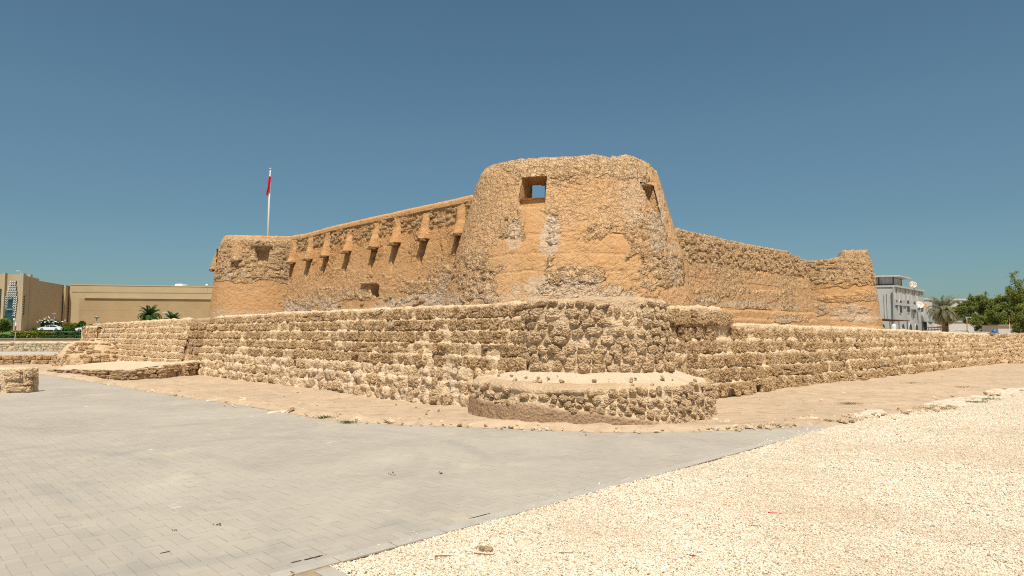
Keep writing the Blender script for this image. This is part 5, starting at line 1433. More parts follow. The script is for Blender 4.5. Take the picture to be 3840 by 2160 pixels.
for k in range(21):
    y0 = 1053 + k * 6.4; y1 = y0 + 4.9
    hw = np.interp(k, [0, 2, 2.01, 5, 5.01, 8, 8.01, 21], [11, 11, 15, 15, 18.5, 18.5, 22.5, 22.5]); c = 48 - .45 * k
    l, r = c - hw, c + hw
    if y0 < 1113: holes = [(l, r)]
    elif y0 < 1152: holes = [(l, c - 9.5), (c + 9.5, r)]
    else: holes = [(l, c - 14.5), (c + 12, r)]
    rows.append((y0, y1, 0, 0, holes))
zig(22, 62, rows, YL, None, mall)
gl = MB(); c = 40.5; pts = []
xa, xb = mp(30.5, 187.75), mp(52, 187.75); z1 = hz(1128, 187.75); ctr_ = (xa + xb) / 2; R_ = (xb - xa).length / 2
pl2 = [(xa.x, z1), (ctr_.x - R_ * .85, z1 + R_ * .9), (ctr_.x - R_ * .4, z1 + R_ * 1.5), (ctr_.x + R_ * .4, z1 + R_ * 1.5), (ctr_.x + R_ * .85, z1 + R_ * .9), (xb.x, z1), (xb.x, hz(1152, 187)), (mp(56.5, 187.75).x, hz(1152, 187)), (mp(53, 187.75).x, ZB), (mp(15, 187.75).x, ZB), (mp(25, 187.75).x, hz(1152, 187)), (xa.x, hz(1152, 187))]
f0 = [gl.bm.verts.new((x, 187.6, z)) for x, z in pl2]; f1 = [gl.bm.verts.new((x, 187.9, z)) for x, z in pl2]; gl.bm.faces.new(f0); gl.bm.faces.new(f1[::-1])
for i in range(len(pl2)): gl.bm.faces.new((f0[i], f1[i], f1[(i + 1) % len(pl2)], f0[(i + 1) % len(pl2)]))
gl.build('arched_window', M['teal_glass'], mall)
wallbox('transom', mp(27, 187.1), mp(49, 187.1), .3, hz(1160, 187), hz(1158.6, 187), M['white_metal'], mall)
wallbox('transom', mp(32, 187.1), mp(46, 187.1), .3, hz(1121, 187), hz(1120, 187), M['white_metal'], mall)
rows = [(1056 + k * 6.4, 1061 + k * 6.4, 0, 0, [(np.interp(k, [0, 4, 9, 20], [97, 94, 90, 88]), 103 - .2 * k)]) for k in range(20)]
zig(90, 104, rows, 187.0, None, mall, Yr=.42)
# roof equipment
ru = thing('roof_unit', 'pale sloped rooflight box standing on the mall roof', 'rooflight', tuple(at(670, 1078, 231.5)))
a, b = mp(652, 231.5), mp(683, 231.5); zr = hz(1079, 231.5)
mb = MB(); mb.prism([mp(640, 231.5), mp(701, 231.5), mp(695, 236), mp(646, 236)], zr - .6, zr + .55); mb.build('base', M['grey_metal'], ru)
mb = MB(); v = [(a.x, 231.5, zr + .55), (b.x, 231.5, zr + .55), (b.x, 236, zr + .55), (a.x, 236, zr + .55)]; v2 = [(a.x + .4, 232.1, zr + 1.45), (b.x - .4, 232.1, zr + 1.45), (b.x - .2, 235.5, zr + 1.45), (a.x + .2, 235.5, zr + 1.45)]
v = [mb.bm.verts.new(x) for x in v]; v2 = [mb.bm.verts.new(x) for x in v2]; mb.bm.faces.new(v2)
for i in range(4): mb.bm.faces.new((v[i], v[(i + 1) % 4], v2[(i + 1) % 4], v2[i]))
mb.build('hood', M['white_metal'], ru)
an = thing('roof_antenna', 'thin antenna with small dish near the tower end of the mall roof', 'antenna', tuple(at(777, 1080, 231.5)))
mb = MB(); p = at(777, 1080, 231.5); mb.tube([p - Z3, p + Z3 * 1.4], .07, 6); mb.build('mast', M['grey_metal'], an)
mb = MB(); mb.lathe(p + Vector((-.2, -.1, 1.1)), [(0, .1), (.25, .06), (.4, -.05)], 12, Matrix.Rotation(1.2, 4, 'X')); mb.build('dish', M['white_metal'], an)

# road, kerb and verge
def strip(name, y0, y1, z, mat, x0=-170, x1=-20):
    o = sheet(name, [(x0, y0), (x1, y0), (x1, y1), (x0, y1)], z, mat); return o
strip('road', 150, 178, tz(160) + .12, M['asphalt']); strip('pavement', 144, 149.2, tz(150) + .10, M['kerb'])
M['planter'] = flat('brown_planter_render', (0.30, 0.20, 0.135), .9, .1, var=.1)
kw = thing('planter_wall', 'low brown rendered planter wall behind the yellow rubble wall', 'wall', (-50, 62, .8))
mb = MB(); a = at(-300, 1270, 62); b = at(420, 1270, 62); mb.prism([(a.x, 62), (b.x, 62), (b.x, 62.3), (a.x, 62.3)], .5, 1.08); mb.build('wall', M['planter'], kw)
mb = MB(); mb.prism([(a.x, 61.95), (b.x, 61.95), (b.x, 62.35), (a.x, 62.35)], 1.083, 1.12); mb.build('coping', M['kerb'], kw)
def hedge(label, px0, px1, pyt, pyb, Y, dep, n, mat, seed, size=(.14, .06), group=None):
    a, b = at(px0, pyb, Y), at(px1, pyb, Y); zt_ = at((px0 + px1) / 2, pyt, Y).z; rng = np.random.default_rng(seed)
    th = thing('hedge', label, 'hedge', (a.x, Y, a.z), group)
    z0 = min(a.z, 1.0) ; P = np.stack([rng.uniform(a.x, b.x, n), Y + rng.uniform(-dep / 2, dep / 2, n), rng.uniform(0, 1, n) ** .6], 1)
    hgt = (zt_ - z0) * (1 + .16 * fbm(np.stack([P[:, 0] * .8, P[:, 1], 0 * P[:, 0]], 1), 3, seed)); P[:, 2] = z0 + P[:, 2] * hgt
    leaves('foliage', P, None, mat, th, size, rng)
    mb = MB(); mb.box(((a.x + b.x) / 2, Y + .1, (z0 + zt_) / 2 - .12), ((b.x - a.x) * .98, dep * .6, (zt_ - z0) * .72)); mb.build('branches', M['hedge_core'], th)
    return th
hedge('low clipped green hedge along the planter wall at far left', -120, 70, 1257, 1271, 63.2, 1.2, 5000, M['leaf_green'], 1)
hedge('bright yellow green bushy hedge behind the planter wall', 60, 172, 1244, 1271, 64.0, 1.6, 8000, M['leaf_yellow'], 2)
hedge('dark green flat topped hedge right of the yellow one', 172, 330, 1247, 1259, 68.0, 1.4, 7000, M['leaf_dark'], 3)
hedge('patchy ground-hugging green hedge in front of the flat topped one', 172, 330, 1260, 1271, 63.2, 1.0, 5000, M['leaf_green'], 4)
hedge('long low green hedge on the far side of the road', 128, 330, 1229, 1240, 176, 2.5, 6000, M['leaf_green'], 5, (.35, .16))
bush('shrub', 'olive green round shrub at the left edge before the mall entrance', 'shrub', tuple(at(8, 1222, 90)), (1.1, 1.1, .95), 5000, M['leaf_olive'], (.16, .07), 6)
fr = bush('frangipani_tree', 'wide frangipani tree with white flowers behind the white car', 'tree', tuple(at(190, 1217, 182)), (4.0, 2.5, 1.9), 5200, M['leaf_dark'], (.5, .2), 7)
rng = np.random.default_rng(70); Pf = np.array(at(190, 1213, 180.5)[:]) + rng.normal(size=(46, 3)) * np.array((2.1, .5, .75))
leaves('blossom', np.repeat(Pf, 6, 0), None, M['petal'], fr, (.3, .16), rng)
bush('shrub', 'yellowish round shrub right of the frangipani tree', 'shrub', tuple(at(262, 1224, 184)), (1.9, 1.5, 1.3), 3500, M['leaf_yellow'], (.35, .15), 8)
bush('shrub', 'bright green shrub between the yellowish shrub and the lamp post', 'shrub', tuple(at(297, 1221, 186)), (1.9, 1.5, 1.4), 3500, M['leaf_green'], (.35, .15), 9)
bush('shrub', 'low pale green shrub just left of the wall end', 'shrub', tuple(at(348, 1226, 186)), (1.7, 1.5, .9), 2500, M['leaf_olive'], (.35, .15), 10)
palm('date palm with full round crown in front of the mall wall', tuple(at(559, 1250, 110)), 2.9, 2.35, 46, M['leaf_green'], 11, None, .28, width=.06, up=-.35)
palm('second smaller palm, right of the full crowned one', tuple(at(645, 1250, 118)), 2.2, 2.1, 34, M['leaf_green'], 12, None, .25, width=.06, up=-.1)
palm('palm of which only the tips show above the wall beside the tower', tuple(at(710, 1256, 122)), 1.5, 1.7, 26, M['leaf_green'], 13, None, .22, width=.05, up=.1)
def lamp(label, px, pyt, Y, kind, group=None):
    p = at(px, pyt, Y); zb = tz(Y) if Y > 62 else .8
    t = thing('street_lamp', label, 'street lamp', (p.x, Y, zb), group)
    mb = MB()
    if kind == 'cone':
        mb.tube([(p.x, Y, zb), (p.x, Y, p.z - .3)], [.08, .06], 8); mb.build('post', M['grey_metal'], t)
        mb = MB(); mb.lathe((p.x, Y, p.z - .35), [(.1, 0), (.16, .1), (.5, .38), (.52, .42), (.1, .5), (0, .5)], 14); mb.build('lamp_shade', M['grey_metal'], t, smooth=True)
    else:
        mb.tube([(p.x + .6, Y, zb), (p.x + .55, Y, p.z - .8), (p.x + .35, Y, p.z - .15), (p.x, Y, p.z)], [.1, .08, .05, .04], 8); mb.build('post', M['grey_metal'], t)
        mb = MB(); mb.box((p.x - .35, Y, p.z - .02), (.85, .3, .14), bev=.05); mb.build('lamp_head', M['white_metal'], t)
    return t
lamp('garden lamp with cone shade rising from the frangipani tree', 204, 1176, 170, 'cone')
lamp('garden lamp with cone shade just left of the wall end', 363, 1190, 130, 'cone')
lamp('small curved lamp post between the two larger palms', 625, 1171, 125, 'arm')
tl = lamp('very tall thin street lamp before the mall entrance', 71, 1016, 183, 'arm')
# small flag on its pole
p = at(59, 1212, 58.5); q = thing('flagpole', 'short thin grey flagpole behind the rubble wall at far left', 'flagpole', (p.x, 58.5, .8))
mb = MB(); mb.tube([(p.x - .01, 58.5, .8), (p.x + .06, 58.5, p.z + .1)], [.035, .025], 8); mb.build('pole', M['grey_metal'], q)
q = thing('flag', 'tiny red and white flag drooping from the short pole at left', 'flag', tuple(p))
f = lambda x, y: at(x, y, 58.4)
draped('white_part', [f(57, 1210), f(57, 1224)], [f(61, 1210), f(62, 1221)], M['white_cloth'], q, 6, .02)
draped('red_part', [f(56.5, 1222), f(55, 1238)], [f(62, 1220), f(60, 1240)], M['red'], q, 6, .02)
# sign post by the entrance
p = at(54, 1198, 140); q = thing('sign_post', 'grey post with small box sign before the teal glass', 'sign', (p.x, 140, tz(140)))
mb = MB(); mb.tube([(p.x, 140, tz(140)), (p.x, 140, p.z)], .09, 8); mb.build('post', M['grey_metal'], q); mb = MB(); mb.box((p.x, 139.95, p.z + .05), (.36, .2, .5), bev=.03); mb.build('sign_box', M['white_metal'], q)

# cars -------------------------------------------------------------------------------
M['car_white'] = flat('white_car_paint', (0.74, 0.76, 0.78), .25, .5, var=.02); M['car_glass'] = flat('car_glass', (0.03, 0.035, 0.04), .08, .6, var=.1)
M['tyre'] = flat('tyre_rubber', (0.03, 0.03, 0.03), .8, .2, var=.1); M['rim'] = flat('alloy_rim', (0.45, 0.46, 0.47), .35, .5, metal=.6, var=.05)
M['lamp_lens'] = flat('headlight_lens', (0.6, 0.62, 0.64), .1, .6, var=.05); M['tail_lens'] = flat('tail_light_lens', (0.35, 0.02, 0.02), .2, .5, var=.05)
def car(label, pos, heading, prof, belt, roof, L, Wd, wheels, wr, glass_polys, group=None):
    """side outline lofted over the width with tumblehome; x runs to the nose"""
    t = thing('car', label, 'car', tuple(pos), group); B = Vector(pos); R = Matrix.Rotation(heading, 3, 'Z')
    def w(x, y, z): return B + R @ Vector((x, y, z))
    mb = MB(); ny = 6; rings = []
    for k in range(ny * 2 + 1):
        v = (k / ny - 1); y = v * Wd / 2; ed = abs(v) ** 3
        ring = []
        for (x, z) in prof:
            th_ = 1 - .16 * max(0, (z - belt)) / max(.01, roof - belt)
            ring.append(mb.bm.verts.new(w(x * (1 - .045 * ed), y * th_, z - .05 * ed * (1 if z > .5 else -1) * .6)))
        rings.append(ring)
    n = len(prof)
    for r0, r1 in zip(rings, rings[1:]):
        for i in range(n): mb.bm.faces.new((r0[i], r0[(i + 1) % n], r1[(i + 1) % n], r1[i]))
    mb.bm.faces.new(rings[0]); mb.bm.faces.new(rings[-1][::-1])
    mb.build('body', M['car_white'], t, smooth=False)
    for gp_ in glass_polys:
        for sg in (-1, 1):
            mb = MB(); pts = []
            for (x, z) in gp_:
                th_ = 1 - .16 * max(0, (z - belt)) / max(.01, roof - belt); pts.append((x, z, Wd / 2 * th_))
            a = [mb.bm.verts.new(w(x, sg * (y + .012), z - .03)) for x, z, y in pts]; b = [mb.bm.verts.new(w(x, sg * (y - .03), z - .03)) for x, z, y in pts]
            mb.bm.faces.new(a); mb.bm.faces.new(b[::-1])
            for i in range(len(a)): mb.bm.faces.new((a[i], b[i], b[(i + 1) % len(a)], a[(i + 1) % len(a)]))
            mb.build('window', M['car_glass'], t)
    for x in wheels:
        for sg in (-1, 1):
            c = w(x, sg * (Wd / 2 - .1), wr); rot = R.to_4x4() @ Matrix.Rotation(math.pi / 2, 4, 'X')
            mb = MB(); mb.lathe(c, [(wr * .6, -.11), (wr * .95, -.11), (wr, -.07), (wr, .07), (wr * .95, .11), (wr * .6, .11)], 20, rot); wh = mb.build('wheel', M['tyre'], t, smooth=False)
            mb = MB(); mb.lathe(c, [(.04, -.125), (wr * .3, -.115), (wr * .62, -.10), (wr * .64, .10), (wr * .3, .115), (.04, .125)], 10, rot); o = mb.build('rim', M['rim'], None); o.parent = wh; o.location = tuple(-x_ for x_ in world_of(wh))
    for sg in (-1, 1):
        mb = MB(); mb.box(w(L / 2 - .14, sg * Wd * .37, .66), (.2, .3, .13), heading, .03); mb.build('headlight', M['lamp_lens'], t)
        mb = MB(); mb.box(w(-L / 2 + .12, sg * Wd * .38, .80), (.16, .26, .13), heading, .03); mb.build('tail_light', M['tail_lens'], t)
    return t
sed = [(2.35, .22), (2.42, .45), (2.36, .66), (2.0, .84), (1.25, .98), (.95, 1.02), (.25, 1.40), (-.35, 1.47), (-.95, 1.42), (-1.75, 1.10), (-2.25, 1.03), (-2.42, .8), (-2.40, .4), (-2.3, .24)]
gs = [[(.85, 1.02), (.25, 1.37), (-.02, 1.42), (-.02, 1.0)], [(-.08, 1.0), (-.08, 1.43), (-.85, 1.40), (-1.5, 1.12), (-1.4, 1.02)]]
pc = at(209, 1241, 160); zc = tz(160) + .125
car('white four door saloon car parked on the road before the frangipani tree', (pc.x, 158, zc), math.radians(180 + 24), sed, 1.0, 1.47, 4.9, 1.85, (1.45, -1.4), .34, gs)
suv = [(2.4, .3), (2.45, .6), (2.4, .95), (2.2, 1.08), (1.2, 1.16), (.85, 1.2), (.35, 1.72), (-.2, 1.8), (-2.1, 1.76), (-2.4, 1.2), (-2.42, .5), (-2.3, .3)]
gs2 = [[(.78, 1.2), (.35, 1.66), (.1, 1.72), (.1, 1.16)], [(.02, 1.16), (.02, 1.72), (-.9, 1.72), (-.9, 1.16)], [(-.98, 1.16), (-.98, 1.72), (-1.95, 1.68), (-2.1, 1.18)]]
pc = at(327, 1241, 162)
car('white car half hidden behind the square wall pier', (pc.x, 162, zc - .1), math.radians(180 + 20), sed, 1.0, 1.47, 4.9, 1.85, (1.45, -1.4), .34, gs)

# ------------------------------------------------------------------ right background
M['wallwhite'] = m_render('grey_white_render', (0.34, 0.355, 0.34), (0.41, 0.425, 0.405)); M['wallshade'] = m_render('pale_render', (0.46, 0.44, 0.40), (0.52, 0.50, 0.46))
M['sheet'] = flat('corrugated_sheet', (0.46, 0.47, 0.47), .6, .3, var=.12, sc=2)
house = thing('house', 'grey white two storey house with tall arched windows and sheet metal rooftop room', 'house', (50, 88, 0))
C0 = mp(3352, 85); CL0 = mp(3195, 86.5); CR0 = mp(3462, 96)
zc_ = at(3352, 1069, 85).z; H_ = zc_
dR = (CR0 - C0).normalized(); nR2 = Vector((dR.y, -dR.x)); nR2 = nR2 if nR2.dot(-C0) > 0 else -nR2
mb = MB(); mb.prism([CL0, C0, CR0, CR0 - nR2 * 9, CL0 + Vector((0, 12))], -.1, H_ - .25); mb.build('wall', M['wallwhite'], house)
mb = MB(); mb.prism([CL0 + Vector((0, -.1)), C0 + Vector((.02, -.12)), C0 + Vector((.1, .3)), CL0 + Vector((0, .3))], H_ - .25, H_ - .02); mb.build('parapet', M['wallwhite'], house)
def face(u, z, out=0.0):
    p = C0 + dR * u + nR2 * out; return Vector((p.x, p.y, z))
LR = (CR0 - C0).length
def facebox(name, u0, u1, z0, z1, o0, o1, mat):
    mb = MB(); a, b, c, d = face(u0, 0, o0), face(u1, 0, o0), face(u1, 0, o1), face(u0, 0, o1); mb.prism([a, b, c, d], z0, z1); return mb.build(name, mat, house)
def u_of(px):
    d = ray(px, 1200); A = np.array([[d.x, -dR.x], [d.y, -dR.y]]); t, u = np.linalg.solve(A, np.array([C0.x, C0.y])); return float(u)
def z_of(px, py):
    p = face(u_of(px), 0); return at(px, py, p.y).z
# pilasters running up the side, slots between them at the parapet
for px0, px1 in ((3352, 3354), (3366, 3370), (3378, 3384), (3398, 3402), (3410, 3416), (3424, 3428), (3433, 3436), (3450, 3453), (3458, 3462)):
    facebox('pilaster', u_of(px0), u_of(px1), -.1, H_ - .25, 0, .10, M['wallwhite'])
facebox('parapet', 0, LR, H_ - .25, H_ + .0, -.2, .3, M['wallwhite'])
facebox('string_course', u_of(3355), LR, H_ - 2.6, H_ - 2.25, 0, .14, M['wallwhite'])
def arch(px, pyt, pyb, w, dep=.02, name='window'):
    u = u_of(px); z1, z0 = z_of(px, pyt), z_of(px, pyb); fr_ = MB(); pts = []
    prof = [(-w / 2, z0), (w / 2, z0), (w / 2, z1 - w / 2)] + [(w / 2 * math.cos(a), z1 - w / 2 + w / 2 * math.sin(a)) for a in (math.pi / 6, math.pi / 3, math.pi / 2, 2 * math.pi / 3, 5 * math.pi / 6)] + [(-w / 2, z1 - w / 2)]
    def ring(mb, k, o0, o1):
        a = [mb.bm.verts.new(face(u + x * k, (z - (z0 + z1) / 2) * k + (z0 + z1) / 2, o1)) for x, z in prof]; b = [mb.bm.verts.new(face(u + x * k, (z - (z0 + z1) / 2) * k + (z0 + z1) / 2, o0)) for x, z in prof]
        mb.bm.faces.new(a); mb.bm.faces.new(b[::-1]); n = len(a)
        for i in range(n): mb.bm.faces.new((a[i], a[(i + 1) % n], b[(i + 1) % n], b[i]))
    g = MB(); ring(g, 1.0, -.02, .12); o = g.build(name, M['window_shade'], house)
    f = MB(); ring(f, 1.14, -.03, .09); q = f.build('frame', M['wallshade'], None); q.parent = o; q.location = tuple(-x for x in world_of(o))
    return o
arch(3377, 1125, 1172, 1.1); arch(3405, 1125, 1170, 1.3); arch(3429, 1130, 1172, 1.3)
arch(3383, 1214, 1246, 1.2); arch(3411, 1214, 1246, 1.3); arch(3434, 1216, 1246, 1.2)
for (px, a, b, w) in ((3365, 1126, 1134, .35), (3366, 1139, 1161, .5)): facebox('window', u_of(px) - w / 2, u_of(px) + w / 2, z_of(px, b), z_of(px, a), 0, .05, M['window_shade'])
for px in (3359, 3374, 3391, 3406, 3420, 3442): facebox('parapet_slot', u_of(px - 4), u_of(px + 4), H_ - 1.9, H_ - .4, 0, .03, M['wallshade'])
for px, py in ((3415, 1148), (3423, 1149)):
    u = u_of(px); z = z_of(px, py + 4); facebox('air_conditioner', u - .4, u + .4, z - .3, z + .3, 0, .55, M['grey_metal'])
for px in (3321, 3330):
    p = at(px, 1190, 85.1); mb = MB(); mb.tube([(p.x, 85.15, p.z), (p.x, 85.15, at(px, 1096, 85).z)], .035, 6); mb.build('drainpipe', M['wallshade'], house)
# rooftop room of corrugated sheets
sh = thing('rooftop_room', 'corrugated metal room on the flat roof of the grey white house', 'rooftop room', (C0.x, C0.y, H_))
s0_, s1_ = mp(3268, 86.6), mp(3349, 85.9); s2_ = mp(3378, 89.8); zs = at(3352, 1039, 86).z
def corr(a, b, z0, z1, mat, parent, name='sheet_wall', pitch=.45):
    d = (b - a); L = d.length; d = d / L; n = Vector((d.y, -d.x)); n = n if n.dot(-a) > 0 else -n; k = max(2, int(L / pitch)); pts = []
    for i in range(k):
        u = L * i / k; q = L / k
        pts += [a + d * u, a + d * (u + q * .35), a + d * (u + q * .45) + n * .08, a + d * (u + q * .9) + n * .08]
    pts.append(b); m = MB(); lo = [m.bm.verts.new((p.x, p.y, z0)) for p in pts]; hi = [m.bm.verts.new((p.x, p.y, z1)) for p in pts]
    for i in range(len(pts) - 1): m.bm.faces.new((lo[i], lo[i + 1], hi[i + 1], hi[i]))
    return m.build(name, mat, parent)
corr(s0_, s1_, H_, zs, M['sheet'], sh); corr(s1_, s2_, H_, zs - .1, M['sheet'], sh)
mb = MB(); mb.prism([s0_ + Vector((-.5, -.9)), s1_ + Vector((.4, -.9)), s2_ + Vector((1.3, -.3)), s2_ + Vector((-1, 3)), s0_ + Vector((-.5, 4))], zs + .0, zs + .16); mb.build('roof', M['sheet'], sh)
for p in (s0_, s0_.lerp(s1_, .33), s1_, s2_): mb = MB(); mb.box((p.x, p.y - .12, (H_ + zs) / 2), (.12, .12, zs - H_)); mb.build('frame_post', M['rust'], sh)
mb = MB(); mb.box(((s0_.x + s1_.x) / 2, (s0_.y + s1_.y) / 2 - .16, H_ + .12), ((s1_ - s0_).length, .12, .12), math.atan2((s1_ - s0_).y, (s1_ - s0_).x)); mb.build('frame_rail', M['rust'], sh)
# annex, boundary wall and pale houses further back
an = thing('annex', 'single storey grey annex with round corner and dark doorway', 'annex', (60, 94, 0))
a, b, c = mp(3436, 93.5), mp(3463, 95), mp(3500, 97)
mb = MB(); mb.prism([a, b, c, c + Vector((0, 6)), a + Vector((0, 8))], at(3450, 1206, 94).z, at(3450, 1169, 94).z); mb.build('upper_wall', M['wallshade'], an)
mb = MB(); mb.lathe((b.x + .4, b.y + .6, at(3465, 1206, 94).z), [(1.0, 0), (1.0, at(3465, 1169, 94).z - at(3465, 1206, 94).z)], 20); mb.build('round_corner', M['wallwhite'], an)
mb = MB(); mb.prism([a + Vector((0, 1.2)), c + Vector((0, 1.2)), c + Vector((0, 5)), a + Vector((0, 7))], -.1, at(3450, 1206, 94).z); mb.build('lower_wall', M['dark'], an)
mb = MB(); mb.prism([mp(3470, 94.6), mp(3500, 95.2), mp(3500, 96), mp(3470, 96)], -.1, at(3450, 1207, 95).z); mb.build('door_jamb', M['wallshade'], an)
mb = MB(); mb.prism([mp(3440, 93.9), mp(3457, 94.6), mp(3457, 95), mp(3440, 94.4)], at(3450, 1168, 94).z, at(3450, 1154, 94).z); mb.build('window', M['dark_glass'], an)
bw = thing('boundary_wall', 'long pale grey boundary wall behind the palm at right', 'wall', (62, 92, 0))
mb = MB(); mb.prism([mp(3497, 92), mp(3700, 90), mp(3700, 90.3), mp(3497, 92.3)], -.1, at(3550, 1208, 92).z); mb.build('wall', M['wallshade'], bw)
mb = MB(); mb.prism([mp(3497, 91.9), mp(3700, 89.9), mp(3700, 90.4), mp(3497, 92.4)], at(3550, 1208, 92).z + .003, at(3550, 1206, 92).z + .1); mb.build('coping', M['wallwhite'], bw)
def far_house(label, px0, px1, pyt, Y, dep, mat, wins, sunroof=None):
    t = thing('house', label, 'house', tuple(mp((px0 + px1) / 2, Y)) + (0,)); a, b = mp(px0, Y), mp(px1, Y); z1 = at((px0 + px1) / 2, pyt, Y).z
    mb = MB(); mb.prism([a, b, b + Vector((0, dep)), a + Vector((0, dep))], -.2, z1); mb.build('wall', mat, t)
    mb = MB(); mb.prism([a + Vector((-.15, -.15)), b + Vector((.15, -.15)), b + Vector((.15, .2)), a + Vector((-.15, .2))], z1, z1 + .3); mb.build('parapet', mat, t)
    for (wx, wy, w, h) in wins:
        p, q = mp(wx - w / 2, Y - .06), mp(wx + w / 2, Y - .06); mb = MB(); mb.prism([p, q, q + Vector((0, .3)), p + Vector((0, .3))], at(wx, wy + h / 2, Y).z, at(wx, wy - h / 2, Y).z); mb.build('window', M['dark_glass'], t)
    return t
far_house('pale two storey house seen between the palm and the spreading tree', 3560, 3648, 1126, 130, 12, M['wallshade'], [(3590, 1150, 9, 12), (3622, 1152, 9, 12), (3590, 1185, 9, 12), (3625, 1188, 9, 12)])
far_house('low cream house block behind the annex', 3458, 3540, 1160, 120, 12, M['wallshade'], [(3485, 1180, 8, 9)])
far_house('small white roof room with railing beyond the arched window house', 3462, 3493, 1124, 112, 5, M['wallwhite'], [])
far_house('white plastered house glimpsed through the trees at far right', 3640, 3760, 1165, 110, 10, M['wallwhite'], [(3660, 1190, 9, 12), (3700, 1190, 9, 12)])
far_house('broad pale flat roofed house behind the rightmost trees', 3770, 3990, 1175, 125, 14, M['wallshade'], [(3800, 1200, 9, 12), (3835, 1200, 9, 12)])
# satellite dishes
M['dish_white'] = flat('dish_paint', (0.66, 0.63, 0.55), .6, .3, var=.1, sc=2)
M['dish_rust'] = flat('rusty_dish_paint', (0.50, 0.24, 0.09), .8, .2, var=.35, sc=4)
def m_rusty():
    t = NT('rust_streaked_dish', .7, .2); c = t.mix(t.rr(t.noise(3.2, 4, .6), .46, .6), (0.68, 0.64, 0.55), (0.50, 0.25, 0.10)); t.color(c); return t.m
M['dish_streak'] = m_rusty()
def dish(label, px, py, Y, r, mat, zfoot, tilt=1.15, yaw=0.3):
    p = at(px, py, Y); t = thing('satellite_dish', label, 'satellite dish', (p.x, Y, zfoot)); R = Matrix.Rotation(yaw, 4, 'Z') @ Matrix.Rotation(tilt, 4, 'X')
    mb = MB(); pr_ = [(0, 0)] + [(r * k / 6, .22 * r * (k / 6) ** 2) for k in range(1, 7)] + [(r * 1.0, .22 * r + .03), (r * .5, .03)] ; mb.lathe(p, [(r * k / 7, .25 * r * (k / 7) ** 2) for k in range(0, 8)] + [(r * 1.02, .25 * r - .03)] + [(r * k / 7, .25 * r * (k / 7) ** 2 - .04) for k in range(6, -1, -1)], 28, R); mb.build('reflector', mat, t, smooth=True)
    ax = R @ Vector((0, 0, 1)); f = p + ax * r * .9
    mb = MB()
    for k in range(3):
        a = k * 2.094 + .5; q = p + (R @ Vector((r * .9 * math.cos(a), r * .9 * math.sin(a), .2 * r))); mb.tube([q, f], .018, 5)
    mb.build('feed_arm', M['grey_metal'], t); mb = MB(); mb.lathe(f - ax * .08, [(.05, 0), (.07, .05), (.05, .18)], 8, R); mb.build('feed_horn', M['grey_metal'], t)
    mb = MB(); mb.tube([(p.x, Y + .12, zfoot), (p.x, Y + .12, p.z - r * .1), p - ax * .03], .045, 7); mb.build('mount', M['grey_metal'], t)
    return t
u = face(u_of(3423), 0)
dish('rust streaked satellite dish standing on the parapet of the grey house', 3423, 1068, u.y - .2, .48, M['dish_streak'], H_, 1.2, -.3)
dish('cream satellite dish over the annex window', 3448, 1144, 92.5, .50, M['dish_white'], at(3450, 1169, 93).z, 1.2, -.3)
dish('orange rusted satellite dish right above the round corner', 3475, 1151, 93.5, .47, M['dish_rust'], at(3470, 1169, 94).z, 1.1, .5)
# carport and water tank
cp = thing('canopy', 'thin rusty sheet canopy on slim posts beside the grey house', 'canopy', (44, 78, 0))
a, b = mp(3255, 78), mp(3407, 79); zc2 = at(3330, 1194, 78).z
nc = 14
mb = MB()
for i in range(nc * 2):
    p = a.lerp(b, i / (nc * 2)); q = a.lerp(b, (i + 1) / (nc * 2)); dz = .03 * (i % 2); mb.prism([p, q, q + Vector((0, 3.5)), p + Vector((0, 3.5))], zc2 - .02 + dz - .3 * (i / nc / 2), zc2 + .05 + dz - .3 * (i / nc / 2))
mb.build('roof_sheet', M['rust'], cp)
for px in (3262, 3332, 3366, 3397):
    p = mp(px, 78.2); mb = MB(); mb.tube([(p.x, p.y, -.1), (p.x, p.y, zc2 - .15)], .05, 7); mb.build('post', M['rust'], cp)
tk = at(3350, 1224, 79); t = thing('water_tank', 'white domed plastic water tank under the rusty canopy', 'water tank', (tk.x, 79, 0))
z0 = at(3350, 1239, 79).z
mb = MB(); mb.lathe((tk.x, 79, z0), [(.30, 0), (.31, .04), (.31, .22), (.29, .24), (.31, .26), (.31, .46), (.29, .48), (.31, .5), (.30, .62), (.22, .76), (.10, .82), (0, .83)], 20); mb.build('body', M['white_metal'], t, smooth=True)
mb = MB(); mb.box((tk.x, 79, z0 - .12), (.8, .7, .2)); mb.build('platform', M['wallshade'], t); mb = MB(); mb.box((tk.x - .25, 79, z0 / 2 - .15), (.1, .6, z0 - .1)); mb.box((tk.x + .25, 79, z0 / 2 - .15), (.1, .6, z0 - .1)); mb.build('stand', M['rust'], t)
